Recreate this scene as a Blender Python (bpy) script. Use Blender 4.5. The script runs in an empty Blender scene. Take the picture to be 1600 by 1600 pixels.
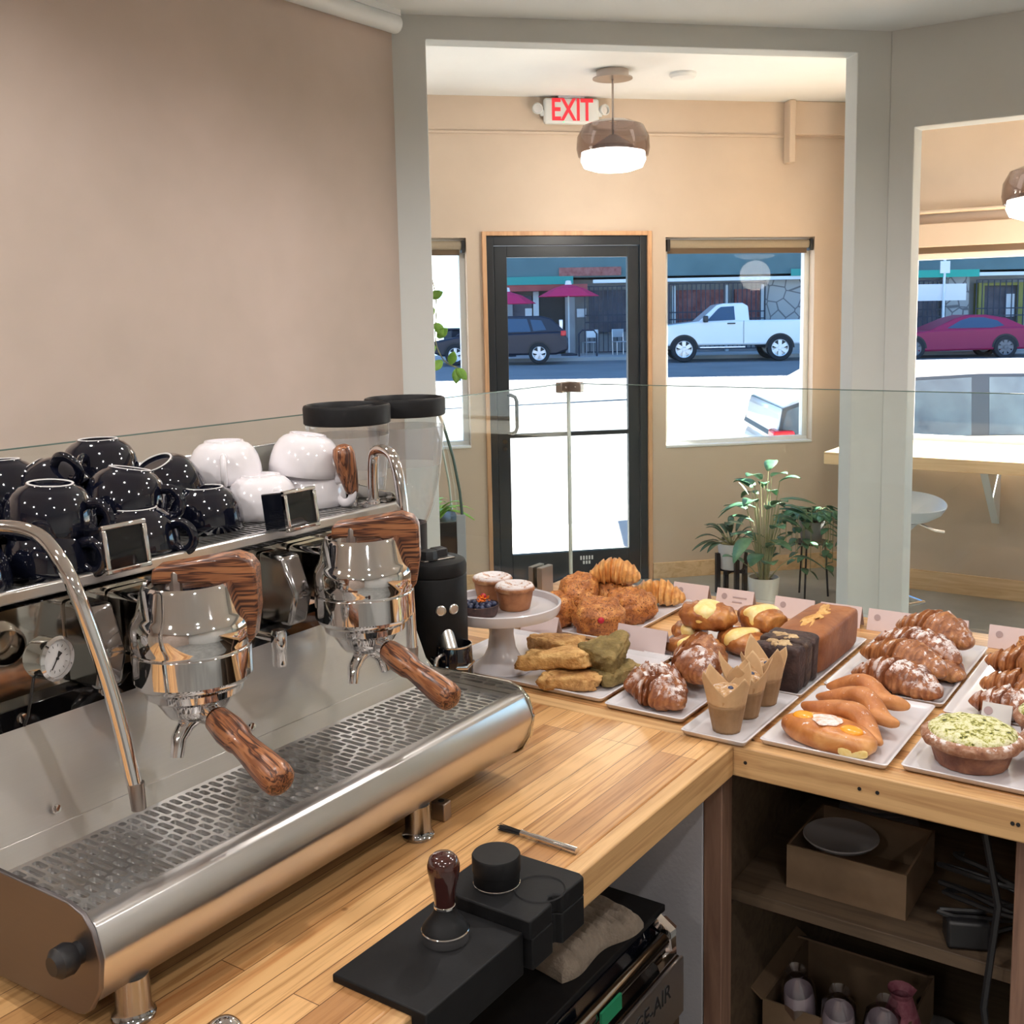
import bpy, bmesh, math, random
from mathutils import Vector, Matrix, noise
PI = math.pi
S = bpy.context.scene
COL = S.collection
rad = math.radians

# ---------------------------------------------------------------- camera, world, sun, lamps, exposure
def setup_camera():
    cd = bpy.data.cameras.new('camera'); cam = bpy.data.objects.new('camera', cd); COL.objects.link(cam)
    yaw, pitch, roll = 0.591722, 0.130278, 0.0182606
    f = Vector((-math.sin(yaw)*math.cos(pitch), math.cos(yaw)*math.cos(pitch), -math.sin(pitch)))
    r = Vector((math.cos(yaw), math.sin(yaw), 0)); d = f.cross(r)
    r2 = r*math.cos(roll) + d*math.sin(roll); d2 = -r*math.sin(roll) + d*math.cos(roll)
    m = Matrix((r2, -d2, -f)).transposed().to_4x4(); m.translation = Vector((0, 0, 1.66))
    cam.matrix_world = m
    cd.sensor_width = 36; cd.lens = 36*1692.76/1600; cd.shift_x = -0.01907; cd.shift_y = -0.05374
    cd.clip_start = 0.05; cd.clip_end = 300
    S.camera = cam
setup_camera()
W = bpy.data.worlds.new('world'); S.world = W; W.use_nodes = True
wn = W.node_tree; bg = wn.nodes['Background']
sky = wn.nodes.new('ShaderNodeTexSky'); sky.sky_type = 'HOSEK_WILKIE'
sky.sun_direction = (0.3, 0.6, 0.74); sky.turbidity = 2.2; sky.ground_albedo = 0.4
tint = wn.nodes.new('ShaderNodeMix'); tint.data_type = 'RGBA'; tint.blend_type = 'MULTIPLY'; tint.inputs[0].default_value = 1
tint.inputs[7].default_value = (.86, 1.0, 1.12, 1); wn.links.new(sky.outputs[0], tint.inputs[6])
wn.links.new(tint.outputs[2], bg.inputs[0]); bg.inputs[1].default_value = 11.0
sl = bpy.data.lights.new('sun', 'SUN'); sl.energy = 55; sl.angle = 0.01; sl.color = (1, .95, .87)
so = bpy.data.objects.new('sun', sl); COL.objects.link(so)
az, el = rad(52), rad(36)
so.rotation_euler = Vector((math.cos(az)*math.cos(el), math.sin(az)*math.cos(el), math.sin(el))).to_track_quat('Z', 'Y').to_euler()
so.location = (3, 12, 12)
S.view_settings.view_transform = 'Standard'; S.view_settings.look = 'None'
S.view_settings.exposure = 0.0; S.view_settings.gamma = 1
S.cycles.use_denoising = True
S.cycles.max_bounces = 9; S.cycles.diffuse_bounces = 5; S.cycles.glossy_bounces = 5
S.cycles.transparent_max_bounces = 14; S.cycles.transmission_bounces = 6
S.cycles.sample_clamp_indirect = 6
S.cycles.caustics_reflective = False; S.cycles.caustics_refractive = False
LAMP_W = 33.0      # each ceiling downlight of the bar side
PEND_W = 13.0      # each glass pendant

# ---------------------------------------------------------------- materials
def new_mat(name):
    m = bpy.data.materials.new(name); m.use_nodes = True
    nt = m.node_tree; return m, nt, nt.nodes['Principled BSDF']
def pbr(name, col, rough=.5, metal=0, **k):
    m, nt, b = new_mat(name)
    b.inputs['Base Color'].default_value = (*col, 1); b.inputs['Roughness'].default_value = rough
    b.inputs['Metallic'].default_value = metal
    for kk, v in k.items():
        b.inputs[kk.replace('_', ' ')].default_value = v
    return m
def coords(nt, scale=(1, 1, 1), rot=(0, 0, 0), src='Object'):
    tc = nt.nodes.new('ShaderNodeTexCoord'); mp = nt.nodes.new('ShaderNodeMapping')
    mp.inputs['Scale'].default_value = scale; mp.inputs['Rotation'].default_value = rot
    nt.links.new(tc.outputs[src], mp.inputs[0]); return mp.outputs[0]
def noi(nt, vec, scale, detail=3, rough=.5, dist=0):
    n = nt.nodes.new('ShaderNodeTexNoise'); n.inputs['Scale'].default_value = scale
    n.inputs['Detail'].default_value = detail; n.inputs['Roughness'].default_value = rough
    n.inputs['Distortion'].default_value = dist
    nt.links.new(vec, n.inputs['Vector']); return n.outputs['Fac']
def ramp(nt, fac, stops, interp='LINEAR'):
    r = nt.nodes.new('ShaderNodeValToRGB'); r.color_ramp.interpolation = interp
    e = r.color_ramp.elements
    while len(e) < len(stops): e.new(.5)
    for i, (p, c) in enumerate(stops):
        e[i].position = p; e[i].color = (*c, 1) if len(c) == 3 else c
    nt.links.new(fac, r.inputs[0]); return r.outputs[0]
def mixc(nt, fac, a, b, mode='MIX'):
    m = nt.nodes.new('ShaderNodeMix'); m.data_type = 'RGBA'; m.blend_type = mode
    if isinstance(fac, float): m.inputs[0].default_value = fac
    else: nt.links.new(fac, m.inputs[0])
    for i, v in ((6, a), (7, b)):
        if isinstance(v, tuple): m.inputs[i].default_value = (*v, 1)
        else: nt.links.new(v, m.inputs[i])
    return m.outputs[2]
def bump(nt, b, h, strength=.3, dist=.01):
    n = nt.nodes.new('ShaderNodeBump'); n.inputs['Strength'].default_value = strength; n.inputs['Distance'].default_value = dist
    nt.links.new(h, n.inputs['Height']); nt.links.new(n.outputs[0], b.inputs['Normal'])
def mottled(name, c0, c1, scale=3, rough=.8, bs=.1, fine=60, bd=.004, metal=0, det=4):
    m, nt, b = new_mat(name); v = coords(nt)
    col = ramp(nt, noi(nt, v, scale, det, .6), [(.3, c0), (.7, c1)])
    nt.links.new(col, b.inputs['Base Color']); b.inputs['Roughness'].default_value = rough; b.inputs['Metallic'].default_value = metal
    bump(nt, b, noi(nt, v, fine, 3), bs, bd); return m
def glassy(name, tint, refl=.5, rough=0.0, ior=1.45, base=0.0):
    m = bpy.data.materials.new(name); m.use_nodes = True; nt = m.node_tree; nt.nodes.clear()
    o = nt.nodes.new('ShaderNodeOutputMaterial'); t = nt.nodes.new('ShaderNodeBsdfTransparent'); g = nt.nodes.new('ShaderNodeBsdfGlossy')
    t.inputs[0].default_value = (*tint, 1); g.inputs['Roughness'].default_value = rough
    lw = nt.nodes.new('ShaderNodeLayerWeight'); lw.inputs[0].default_value = .5
    pw = nt.nodes.new('ShaderNodeMath'); pw.operation = 'POWER'; pw.inputs[1].default_value = 4.0; nt.links.new(lw.outputs['Facing'], pw.inputs[0])
    ma = nt.nodes.new('ShaderNodeMath'); ma.operation = 'MULTIPLY_ADD'; ma.inputs[1].default_value = refl*.9; ma.inputs[2].default_value = .035*refl+base
    nt.links.new(pw.outputs[0], ma.inputs[0])
    mx = nt.nodes.new('ShaderNodeMixShader'); nt.links.new(ma.outputs[0], mx.inputs[0])
    nt.links.new(t.outputs[0], mx.inputs[1]); nt.links.new(g.outputs[0], mx.inputs[2]); nt.links.new(mx.outputs[0], o.inputs[0])
    return m
def emis(name, col, st):
    m, nt, b = new_mat(name); b.inputs['Base Color'].default_value = (*col, 1)
    b.inputs['Emission Color'].default_value = (*col, 1); b.inputs['Emission Strength'].default_value = st; return m

M = {}
M['plaster'] = mottled('plaster', (.49, .405, .345), (.61, .50, .44), 1.5, .85, .08, 25)
M['plaster_out'] = mottled('plaster_out', (.56, .455, .36), (.63, .515, .41), 1.6, .85, .08, 25)
M['wall_grey'] = mottled('wall_grey', (.66, .68, .665), (.70, .72, .705), 2, .7, .1, 150, .001)
M['ceil_white'] = mottled('ceil_white', (.80, .82, .82), (.84, .86, .86), 2, .8, .05, 100, .001)
M['trim_white'] = pbr('trim_white', (.78, .80, .80), .45)
M['partition'] = mottled('partition', (.42, .41, .44), (.48, .47, .5), 3, .8, .3, 120, .003)
M['floor'] = mottled('floor', (.26, .27, .26), (.44, .45, .43), 2.2, .28, .04, 30, det=8)
M['black_metal'] = pbr('black_metal', (.018, .022, .028), .38)
M['black'] = pbr('black', (.012, .012, .014), .45)
M['rubber'] = mottled('rubber', (.005, .005, .006), (.008, .008, .009), 40, .6, .15, 400, .0006)
M['matte_black'] = mottled('matte_black', (.005, .005, .006), (.009, .009, .010), 60, .5, .2, 900, .0004)
for k_ in ('rubber', 'matte_black'): M[k_].node_tree.nodes['Principled BSDF'].inputs['Specular IOR Level'].default_value = .25
M['dark_gloss'] = pbr('dark_gloss', (.006, .007, .012), .06, 0, Coat_Weight=.6)
M['screen'] = pbr('screen', (.004, .004, .005), .04)
M['black_cup'] = pbr('black_cup', (.004, .005, .012), .07, 0, Coat_Weight=.5)
M['white_cup'] = pbr('white_cup', (.74, .71, .74), .12, 0, Coat_Weight=.4)
M['cup_ring'] = pbr('cup_ring', (.62, .60, .60), .4)
M['plate'] = pbr('plate', (.66, .64, .67), .2, 0, Coat_Weight=.3)
M['chrome'] = pbr('chrome', (.78, .76, .76), .05, 1)
M['chrome_dark'] = pbr('chrome_dark', (.38, .37, .37), .12, 1)
M['mirror'] = pbr('mirror', (.62, .60, .54), .07, 1)
M['inox'] = pbr('inox', (.74, .73, .72), .28, 1)
def brushed(name, col, scale=(4, 400, 400), rough=.30, axis_rot=(0, 0, 0)):
    m, nt, b = new_mat(name); v = coords(nt, scale, axis_rot)
    n = noi(nt, v, 1.0, 2)
    c = ramp(nt, n, [(.3, tuple(x*.97 for x in col)), (.7, col)])
    nt.links.new(c, b.inputs['Base Color']); b.inputs['Metallic'].default_value = 1
    r = ramp(nt, n, [(.3, (rough*.95,)*3), (.7, (rough*1.05,)*3)]); nt.links.new(r, b.inputs['Roughness'])
    bump(nt, b, n, .03, .0002); return m
M['steel'] = brushed('steel', (.66, .64, .625), (900, 3, 900), .30)
M['steel_side'] = brushed('steel_side', (.20, .18, .18), (5, 500, 500), .42)
def wood_planks(name, along_y, w=.040, ln=1.3, c=((.44, .215, .085), (.74, .44, .195), (.60, .33, .135)), off=.37):
    m, nt, b = new_mat(name)
    v = coords(nt, (1, 1, 1), (0, 0, rad(90) if along_y else 0))
    br = nt.nodes.new('ShaderNodeTexBrick'); br.offset = off; br.offset_frequency = 3
    br.inputs['Scale'].default_value = 1; br.inputs['Brick Width'].default_value = ln; br.inputs['Row Height'].default_value = w
    br.inputs['Mortar Size'].default_value = .0007; br.inputs['Mortar Smooth'].default_value = .3; br.inputs['Bias'].default_value = 0
    br.inputs['Color1'].default_value = (0, 0, 0, 1); br.inputs['Color2'].default_value = (1, 1, 1, 1); br.inputs['Mortar'].default_value = (0, 0, 0, 1)
    nt.links.new(v, br.inputs['Vector'])
    base = ramp(nt, br.outputs['Color'], [(0, c[0]), (.35, c[2]), (.75, c[1]), (1, c[1])])
    gv = coords(nt, (120, 4, 120) if along_y else (4, 120, 120))
    g = noi(nt, gv, 1, 5, .6, .6)
    gr = ramp(nt, g, [(.34, (.66, .56, .46)), (.52, (1, 1, 1)), (.75, (1.0, .97, .92))])
    col = mixc(nt, 1.0, base, gr, 'MULTIPLY')
    sv = coords(nt, (28, 1.6, 28) if along_y else (1.6, 28, 28))
    st = ramp(nt, noi(nt, sv, 1, 3, .5, .9), [(.60, (1, 1, 1)), (.70, (.72, .50, .36))])
    col = mixc(nt, .75, col, st, 'MULTIPLY')
    col = mixc(nt, br.outputs['Fac'], col, (.14, .06, .022))
    kv = coords(nt, (9, 9, 9)); kn = nt.nodes.new('ShaderNodeTexVoronoi'); kn.inputs['Scale'].default_value = 1
    nt.links.new(kv, kn.inputs['Vector'])
    k = ramp(nt, kn.outputs['Distance'], [(.035, (.12, .05, .03)), (.07, (1, 1, 1))])
    col = mixc(nt, 1.0, col, k, 'MULTIPLY')
    nt.links.new(col, b.inputs['Base Color']); b.inputs['Roughness'].default_value = .32
    bump(nt, b, g, .08, .001); return m
M['wood_y'] = wood_planks('wood_y', True)
M['wood_x'] = wood_planks('wood_x', False)
def wood_plain(name, c0, c1, scale=(60, 3, 60), rough=.45):
    m, nt, b = new_mat(name); v = coords(nt, scale)
    n = noi(nt, v, 1, 5, .6, .8)
    nt.links.new(ramp(nt, n, [(.32, c0), (.6, c1)]), b.inputs['Base Color']); b.inputs['Roughness'].default_value = rough
    bump(nt, b, n, .06, .001); return m
M['wood_edge_y'] = wood_plain('wood_edge_y', (.42, .22, .09), (.66, .41, .19), (60, 2.2, 60))
M['wood_edge_x'] = wood_plain('wood_edge_x', (.42, .22, .09), (.66, .41, .19), (2.2, 60, 60))
M['pine'] = wood_plain('pine', (.62, .40, .22), (.78, .56, .34), (2, 30, 30), .5)
M['door_wood'] = wood_plain('door_wood', (.50, .27, .14), (.64, .38, .21), (30, 30, 3), .5)
M['brown_post'] = wood_plain('brown_post', (.16, .085, .06), (.28, .16, .11), (40, 40, 3), .5)
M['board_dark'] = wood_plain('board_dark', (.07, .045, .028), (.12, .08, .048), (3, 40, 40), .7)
def zebra(name, scale):
    m, nt, b = new_mat(name); v = coords(nt, scale)
    n1 = noi(nt, v, 1, 2, .5, .5); v2 = coords(nt, tuple(x*2.3 for x in scale)); n2 = noi(nt, v2, 1, 2, .5, .3)
    c = ramp(nt, n1, [(.40, (.30, .115, .048)), (.47, (.075, .024, .013)), (.50, (.05, .016, .01)), (.545, (.36, .145, .06))])
    c2 = ramp(nt, n2, [(.42, (.55, .45, .42)), (.52, (1, 1, 1))])
    nt.links.new(mixc(nt, .8, c, c2, 'MULTIPLY'), b.inputs['Base Color']); b.inputs['Roughness'].default_value = .33
    b.inputs['Coat Weight'].default_value = .25; return m
M['zebra'] = zebra('zebra', (5, 150, 150)); M['zebra_z'] = zebra('zebra_z', (130, 130, 6)); M['zebra_p'] = zebra('zebra_p', (8, 60, 170))
M['tamper_wood'] = pbr('tamper_wood', (.045, .012, .010), .12, 0, Coat_Weight=.8)
def fix(name, c0, c1, c2, scale=28, rough=.45, bs=.5, fine=120, sugar=0.0, bd=.003, rolls=0, flecks=None):
    """baked dough: patches of lighter and darker bake, optional sugar dusted on what faces up"""
    m, nt, b = new_mat(name); v = coords(nt)
    n = noi(nt, v, scale, 4, .6, .4)
    col = ramp(nt, n, [(.30, c0), (.50, c1), (.70, c2)])
    f = noi(nt, v, fine, 3)
    if rolls:
        wv = nt.nodes.new('ShaderNodeTexWave'); wv.inputs['Scale'].default_value = rolls; wv.inputs['Distortion'].default_value = 3.5
        wv.inputs['Detail'].default_value = 3; wv.inputs['Detail Scale'].default_value = 2.5; nt.links.new(v, wv.inputs['Vector'])
        col = mixc(nt, .42, col, ramp(nt, wv.outputs['Fac'], [(.25, (.52, .40, .34)), (.6, (1, 1, 1)), (.95, (1.12, 1.15, 1.15))]), 'MULTIPLY')
    if flecks:
        fl = ramp(nt, noi(nt, v, 260, 2), [(.56, (0, 0, 0)), (.62, (1, 1, 1))])
        col = mixc(nt, fl, col, flecks)
    if sugar > 0:
        ge = nt.nodes.new('ShaderNodeNewGeometry'); sx = nt.nodes.new('ShaderNodeSeparateXYZ'); nt.links.new(ge.outputs['Normal'], sx.inputs[0])
        up = ramp(nt, sx.outputs['Z'], [(.35, (0, 0, 0)), (.85, (1, 1, 1))])
        sp = ramp(nt, noi(nt, v, 55, 4, .75), [(.62-.25*sugar, (0, 0, 0)), (.70-.25*sugar, (1, 1, 1))])
        fac = mixc(nt, 1.0, up, sp, 'MULTIPLY'); col = mixc(nt, fac, col, (.80, .74, .74))
    nt.links.new(col, b.inputs['Base Color']); b.inputs['Roughness'].default_value = rough
    bump(nt, b, f, bs, bd); return m
M['croissant'] = fix('croissant', (.36, .13, .035), (.60, .27, .08), (.80, .46, .17), rolls=30)
M['croissant_gold'] = fix('croissant_gold', (.50, .19, .045), (.68, .32, .09), (.82, .50, .19), rolls=26)
M['almond'] = fix('almond', (.15, .045, .018), (.30, .10, .035), (.48, .21, .08), sugar=.60, rolls=30)
M['almond_light'] = fix('almond_light', (.19, .06, .022), (.37, .14, .048), (.56, .27, .10), sugar=.25, rolls=30)
M['bun'] = fix('bun', (.25, .075, .02), (.48, .17, .042), (.70, .33, .09), 38, .5, 1.0, 150, flecks=(.17, .05, .015))
M['scone'] = fix('scone', (.28, .12, .035), (.50, .26, .085), (.68, .42, .16), 30, .75, 1.0, 160, bd=.004)
M['scone_top'] = fix('scone_top', (.38, .18, .05), (.62, .35, .12), (.76, .50, .20), 30, .75, 1.0, 160, bd=.004)
M['scone_green'] = fix('scone_green', (.12, .075, .022), (.22, .155, .05), (.36, .24, .09), 26, .8, 1.0, 150, bd=.004)
M['cheese'] = fix('cheese', (.80, .52, .12), (.88, .68, .28), (.92, .78, .45), 30, .4, .3, 90)
M['danish'] = fix('danish', (.20, .06, .018), (.38, .13, .035), (.60, .27, .075), 30, .35, .5)
M['twist'] = fix('twist', (.34, .10, .028), (.50, .185, .055), (.64, .29, .10), 18, .5, .25, 160, sugar=.05)
M['brioche'] = fix('brioche', (.34, .10, .025), (.54, .20, .055), (.74, .38, .14), 16, .38, .2, 90, sugar=.02)
M['peach'] = pbr('peach', (.90, .36, .03), .25)
M['sugar'] = fix('sugar', (.66, .34, .16), (.80, .66, .62), (.86, .82, .82), 110, .9, .8, 240)
M['choc'] = fix('choc', (.022, .012, .012), (.05, .025, .022), (.085, .045, .036), 40, .6, 1.0, 130)
M['choc_top'] = fix('choc_top', (.022, .012, .012), (.06, .032, .025), (.14, .08, .045), 40, .6, 1.0, 130)
M['crumb'] = fix('crumb', (.30, .19, .09), (.5, .34, .18), (.6, .44, .25), 90, .8, 1.0, 150)
M['loaf'] = fix('loaf', (.20, .062, .022), (.30, .10, .034), (.40, .15, .05), 14, .5, .3, 100)
M['loaf_crack'] = fix('loaf_crack', (.52, .25, .06), (.68, .38, .12), (.76, .46, .18), 50, .7, .8, 120)
M['friand'] = fix('friand', (.24, .085, .035), (.36, .14, .055), (.46, .2, .08), 22, .6, .4, 120)
M['friand_top'] = fix('friand_top', (.28, .10, .04), (.44, .19, .08), (.6, .33, .16), 40, .7, .8, 110, sugar=.95)
M['tart_shell'] = fix('tart_shell', (.13, .045, .03), (.22, .085, .045), (.32, .14, .07), 30, .6, .6, 120, sugar=.15)
M['tart_rim'] = fix('tart_rim', (.22, .085, .045), (.34, .16, .09), (.5, .33, .24), 60, .7, 1.0, 120, sugar=.4)
def crumbs():
    m, nt, b = new_mat('pistachio'); v = coords(nt)
    n = noi(nt, v, 95, 3, .7)
    c = ramp(nt, n, [(.36, (.07, .075, .02)), (.42, (.34, .33, .07)), (.47, (.58, .57, .24)), (.56, (.74, .72, .48))])
    nt.links.new(c, b.inputs['Base Color']); b.inputs['Roughness'].default_value = .8
    bump(nt, b, noi(nt, v, 180, 3), 1.0, .004); return m
M['pistachio'] = crumbs()
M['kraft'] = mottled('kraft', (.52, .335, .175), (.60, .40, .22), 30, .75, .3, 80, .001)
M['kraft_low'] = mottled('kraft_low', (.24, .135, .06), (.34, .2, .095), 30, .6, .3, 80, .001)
M['muffin'] = fix('muffin', (.30, .15, .06), (.5, .3, .14), (.66, .46, .26), 50, .8, 1, 130, sugar=.3)
M['berry'] = pbr('berry', (.035, .045, .10), .4)
M['dark_tart'] = fix('dark_tart', (.035, .016, .016), (.07, .035, .03), (.11, .05, .04), 60, .6, .4, 100)
M['petal'] = pbr('petal', (.9, .20, .02), .6)
M['raspberry'] = pbr('raspberry', (.45, .01, .03), .35)
M['card'] = mottled('card', (.66, .53, .52), (.70, .57, .56), 8, .8, .05, 200, .0004)
M['card_ink'] = pbr('card_ink', (.40, .30, .30), .8)
M['card_white'] = mottled('card_white', (.62, .60, .58), (.66, .64, .62), 8, .8, .05, 200, .0004)
M['pane'] = glassy('pane', (.97, .985, .985), .22)
M['guard_glass'] = glassy('guard_glass', (.945, .968, .95), .55)
M['glass_edge'] = pbr('glass_edge', (.10, .16, .14), .15)
M['glass_edge_light'] = pbr('glass_edge_light', (.72, .78, .76), .2)
M['clear'] = glassy('clear', (.975, .975, .98), .8, .0, 1.5)
M['frost'] = glassy('frost', (.93, .93, .95), .5, .8, 1.5, .28)
M['smoke'] = glassy('smoke', (.56, .50, .49), 1.0, .0, 1.5, .02)
M['lamp_white'] = emis('lamp_white', (1, .97, .92), 7)
M['lamp_dim'] = emis('lamp_dim', (1, .95, .88), 12)
M['exit_red'] = emis('exit_red', (.75, .03, .05), .35)
M['exit_body'] = pbr('exit_body', (.70, .72, .71), .4)
M['led_green'] = emis('led_green', (.1, .9, .3), 1.0)
M['nickel'] = pbr('nickel', (.40, .35, .32), .32, 1)
M['shade_fabric'] = mottled('shade_fabric', (.30, .24, .17), (.34, .28, .20), 200, .8, .3, 300, .001)
M['shade_bar'] = pbr('shade_bar', (.12, .075, .04), .6)
M['leaf'] = mottled('leaf', (.05, .15, .08), (.12, .26, .15), 30, .35, .1, 60)
M['leaf_dark'] = mottled('leaf_dark', (.03, .08, .05), (.07, .13, .08), 30, .4, .1, 60)
M['leaf_bright'] = mottled('leaf_bright', (.22, .50, .06), (.40, .70, .15), 30, .4, .1, 60)
M['spathe'] = pbr('spathe', (.75, .80, .60), .4)
M['stem'] = pbr('stem', (.30, .30, .16), .6)
M['soil'] = mottled('soil', (.03, .02, .015), (.07, .05, .035), 60, .95, .8, 150)
M['pot'] = pbr('pot', (.66, .62, .56), .5)
M['pot_white'] = pbr('pot_white', (.68, .66, .66), .35)
M['grey_plastic'] = pbr('grey_plastic', (.42, .45, .49), .35)
M['cloth'] = mottled('cloth', (.20, .16, .125), (.29, .24, .19), 40, .95, .9, 220, .003)
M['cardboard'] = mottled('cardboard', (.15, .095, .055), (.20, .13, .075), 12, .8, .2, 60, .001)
M['bag'] = glassy('bag', (.85, .80, .84), .8, .15, 1.5, .15)
M['red_mesh'] = mottled('red_mesh', (.25, .05, .09), (.5, .2, .25), 50, .7, .6, 80)
M['cup_plastic'] = pbr('cup_plastic', (.62, .58, .62), .25)
M['stone_dish'] = pbr('stone_dish', (.22, .21, .215), .3)
M['gauge_face'] = pbr('gauge_face', (.80, .78, .78), .4)
M['green_tape'] = pbr('green_tape', (.01, .22, .10), .5)
M['gold'] = pbr('gold', (.7, .5, .2), .3, 1)
# street
M['asphalt'] = mottled('asphalt', (.20, .20, .205), (.25, .25, .255), .6, .9, .2, 30)
M['pavement'] = mottled('pavement', (.42, .41, .39), (.5, .49, .47), 1.2, .9, .1, 30)
M['facade'] = mottled('facade', (.085, .15, .16), (.12, .20, .21), 1, .8, .1, 10)
M['facade_red'] = mottled('facade_red', (.35, .06, .06), (.5, .12, .10), 2, .8, .1, 10)
M['facade_dark'] = mottled('facade_dark', (.09, .085, .10), (.18, .16, .18), 2, .8, .1, 10)
M['facade_grey'] = mottled('facade_grey', (.32, .31, .31), (.42, .41, .40), 1.5, .8, .1, 10)
M['facade_teal'] = pbr('facade_teal', (.03, .30, .26), .6)
M['brick_red'] = mottled('brick_red', (.22, .06, .05), (.42, .18, .16), 5, .8, .2, 20)
M['iron'] = pbr('iron', (.035, .04, .06), .6)
M['awning_red'] = pbr('awning_red', (.75, .03, .12), .7)
M['yellow_paint'] = pbr('yellow_paint', (.35, .32, .08), .7)
M['paper_white'] = pbr('paper_white', (.8, .8, .8), .7)
M['tyre'] = pbr('tyre', (.015, .015, .018), .7)
M['rim'] = pbr('rim', (.75, .76, .78), .3, .5)
M['rim_dark'] = pbr('rim_dark', (.15, .15, .17), .3, .5)
M['truck_white'] = pbr('truck_white', (.85, .86, .86), .25, 0, Coat_Weight=.5)
M['car_dark'] = pbr('car_dark', (.012, .014, .03), .4, 0, Coat_Weight=.1)
M['car_purple'] = pbr('car_purple', (.36, .012, .07), .5)
M['car_glass'] = pbr('car_glass', (.05, .09, .15), .3)
M['car_glass_near'] = mottled('car_glass_near', (.02, .05, .10), (.10, .17, .24), 2.2, .25, .0, 5)
M['pillar_blue'] = pbr('pillar_blue', (.02, .04, .07), .4)
M['tail_red'] = pbr('tail_red', (.8, .03, .04), .2)
M['silver'] = pbr('silver', (.7, .7, .72), .3, .8)
M['street_green'] = pbr('street_green', (.0, .35, .27), .5)
def stone_mat():
    m, nt, b = new_mat('rubble_stone'); v = coords(nt, (2.2, 2.2, 2.2))
    vo = nt.nodes.new('ShaderNodeTexVoronoi'); vo.feature = 'DISTANCE_TO_EDGE'; vo.inputs['Scale'].default_value = 1; nt.links.new(v, vo.inputs['Vector'])
    c = ramp(nt, vo.outputs['Distance'], [(.02, (.16, .15, .15)), (.06, (.42, .40, .37))])
    nt.links.new(c, b.inputs['Base Color']); b.inputs['Roughness'].default_value = .9; return m
M['rubble'] = stone_mat()
M['foliage'] = mottled('foliage', (.10, .30, .04), (.3, .55, .1), 6, .6, .2, 30)

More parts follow.
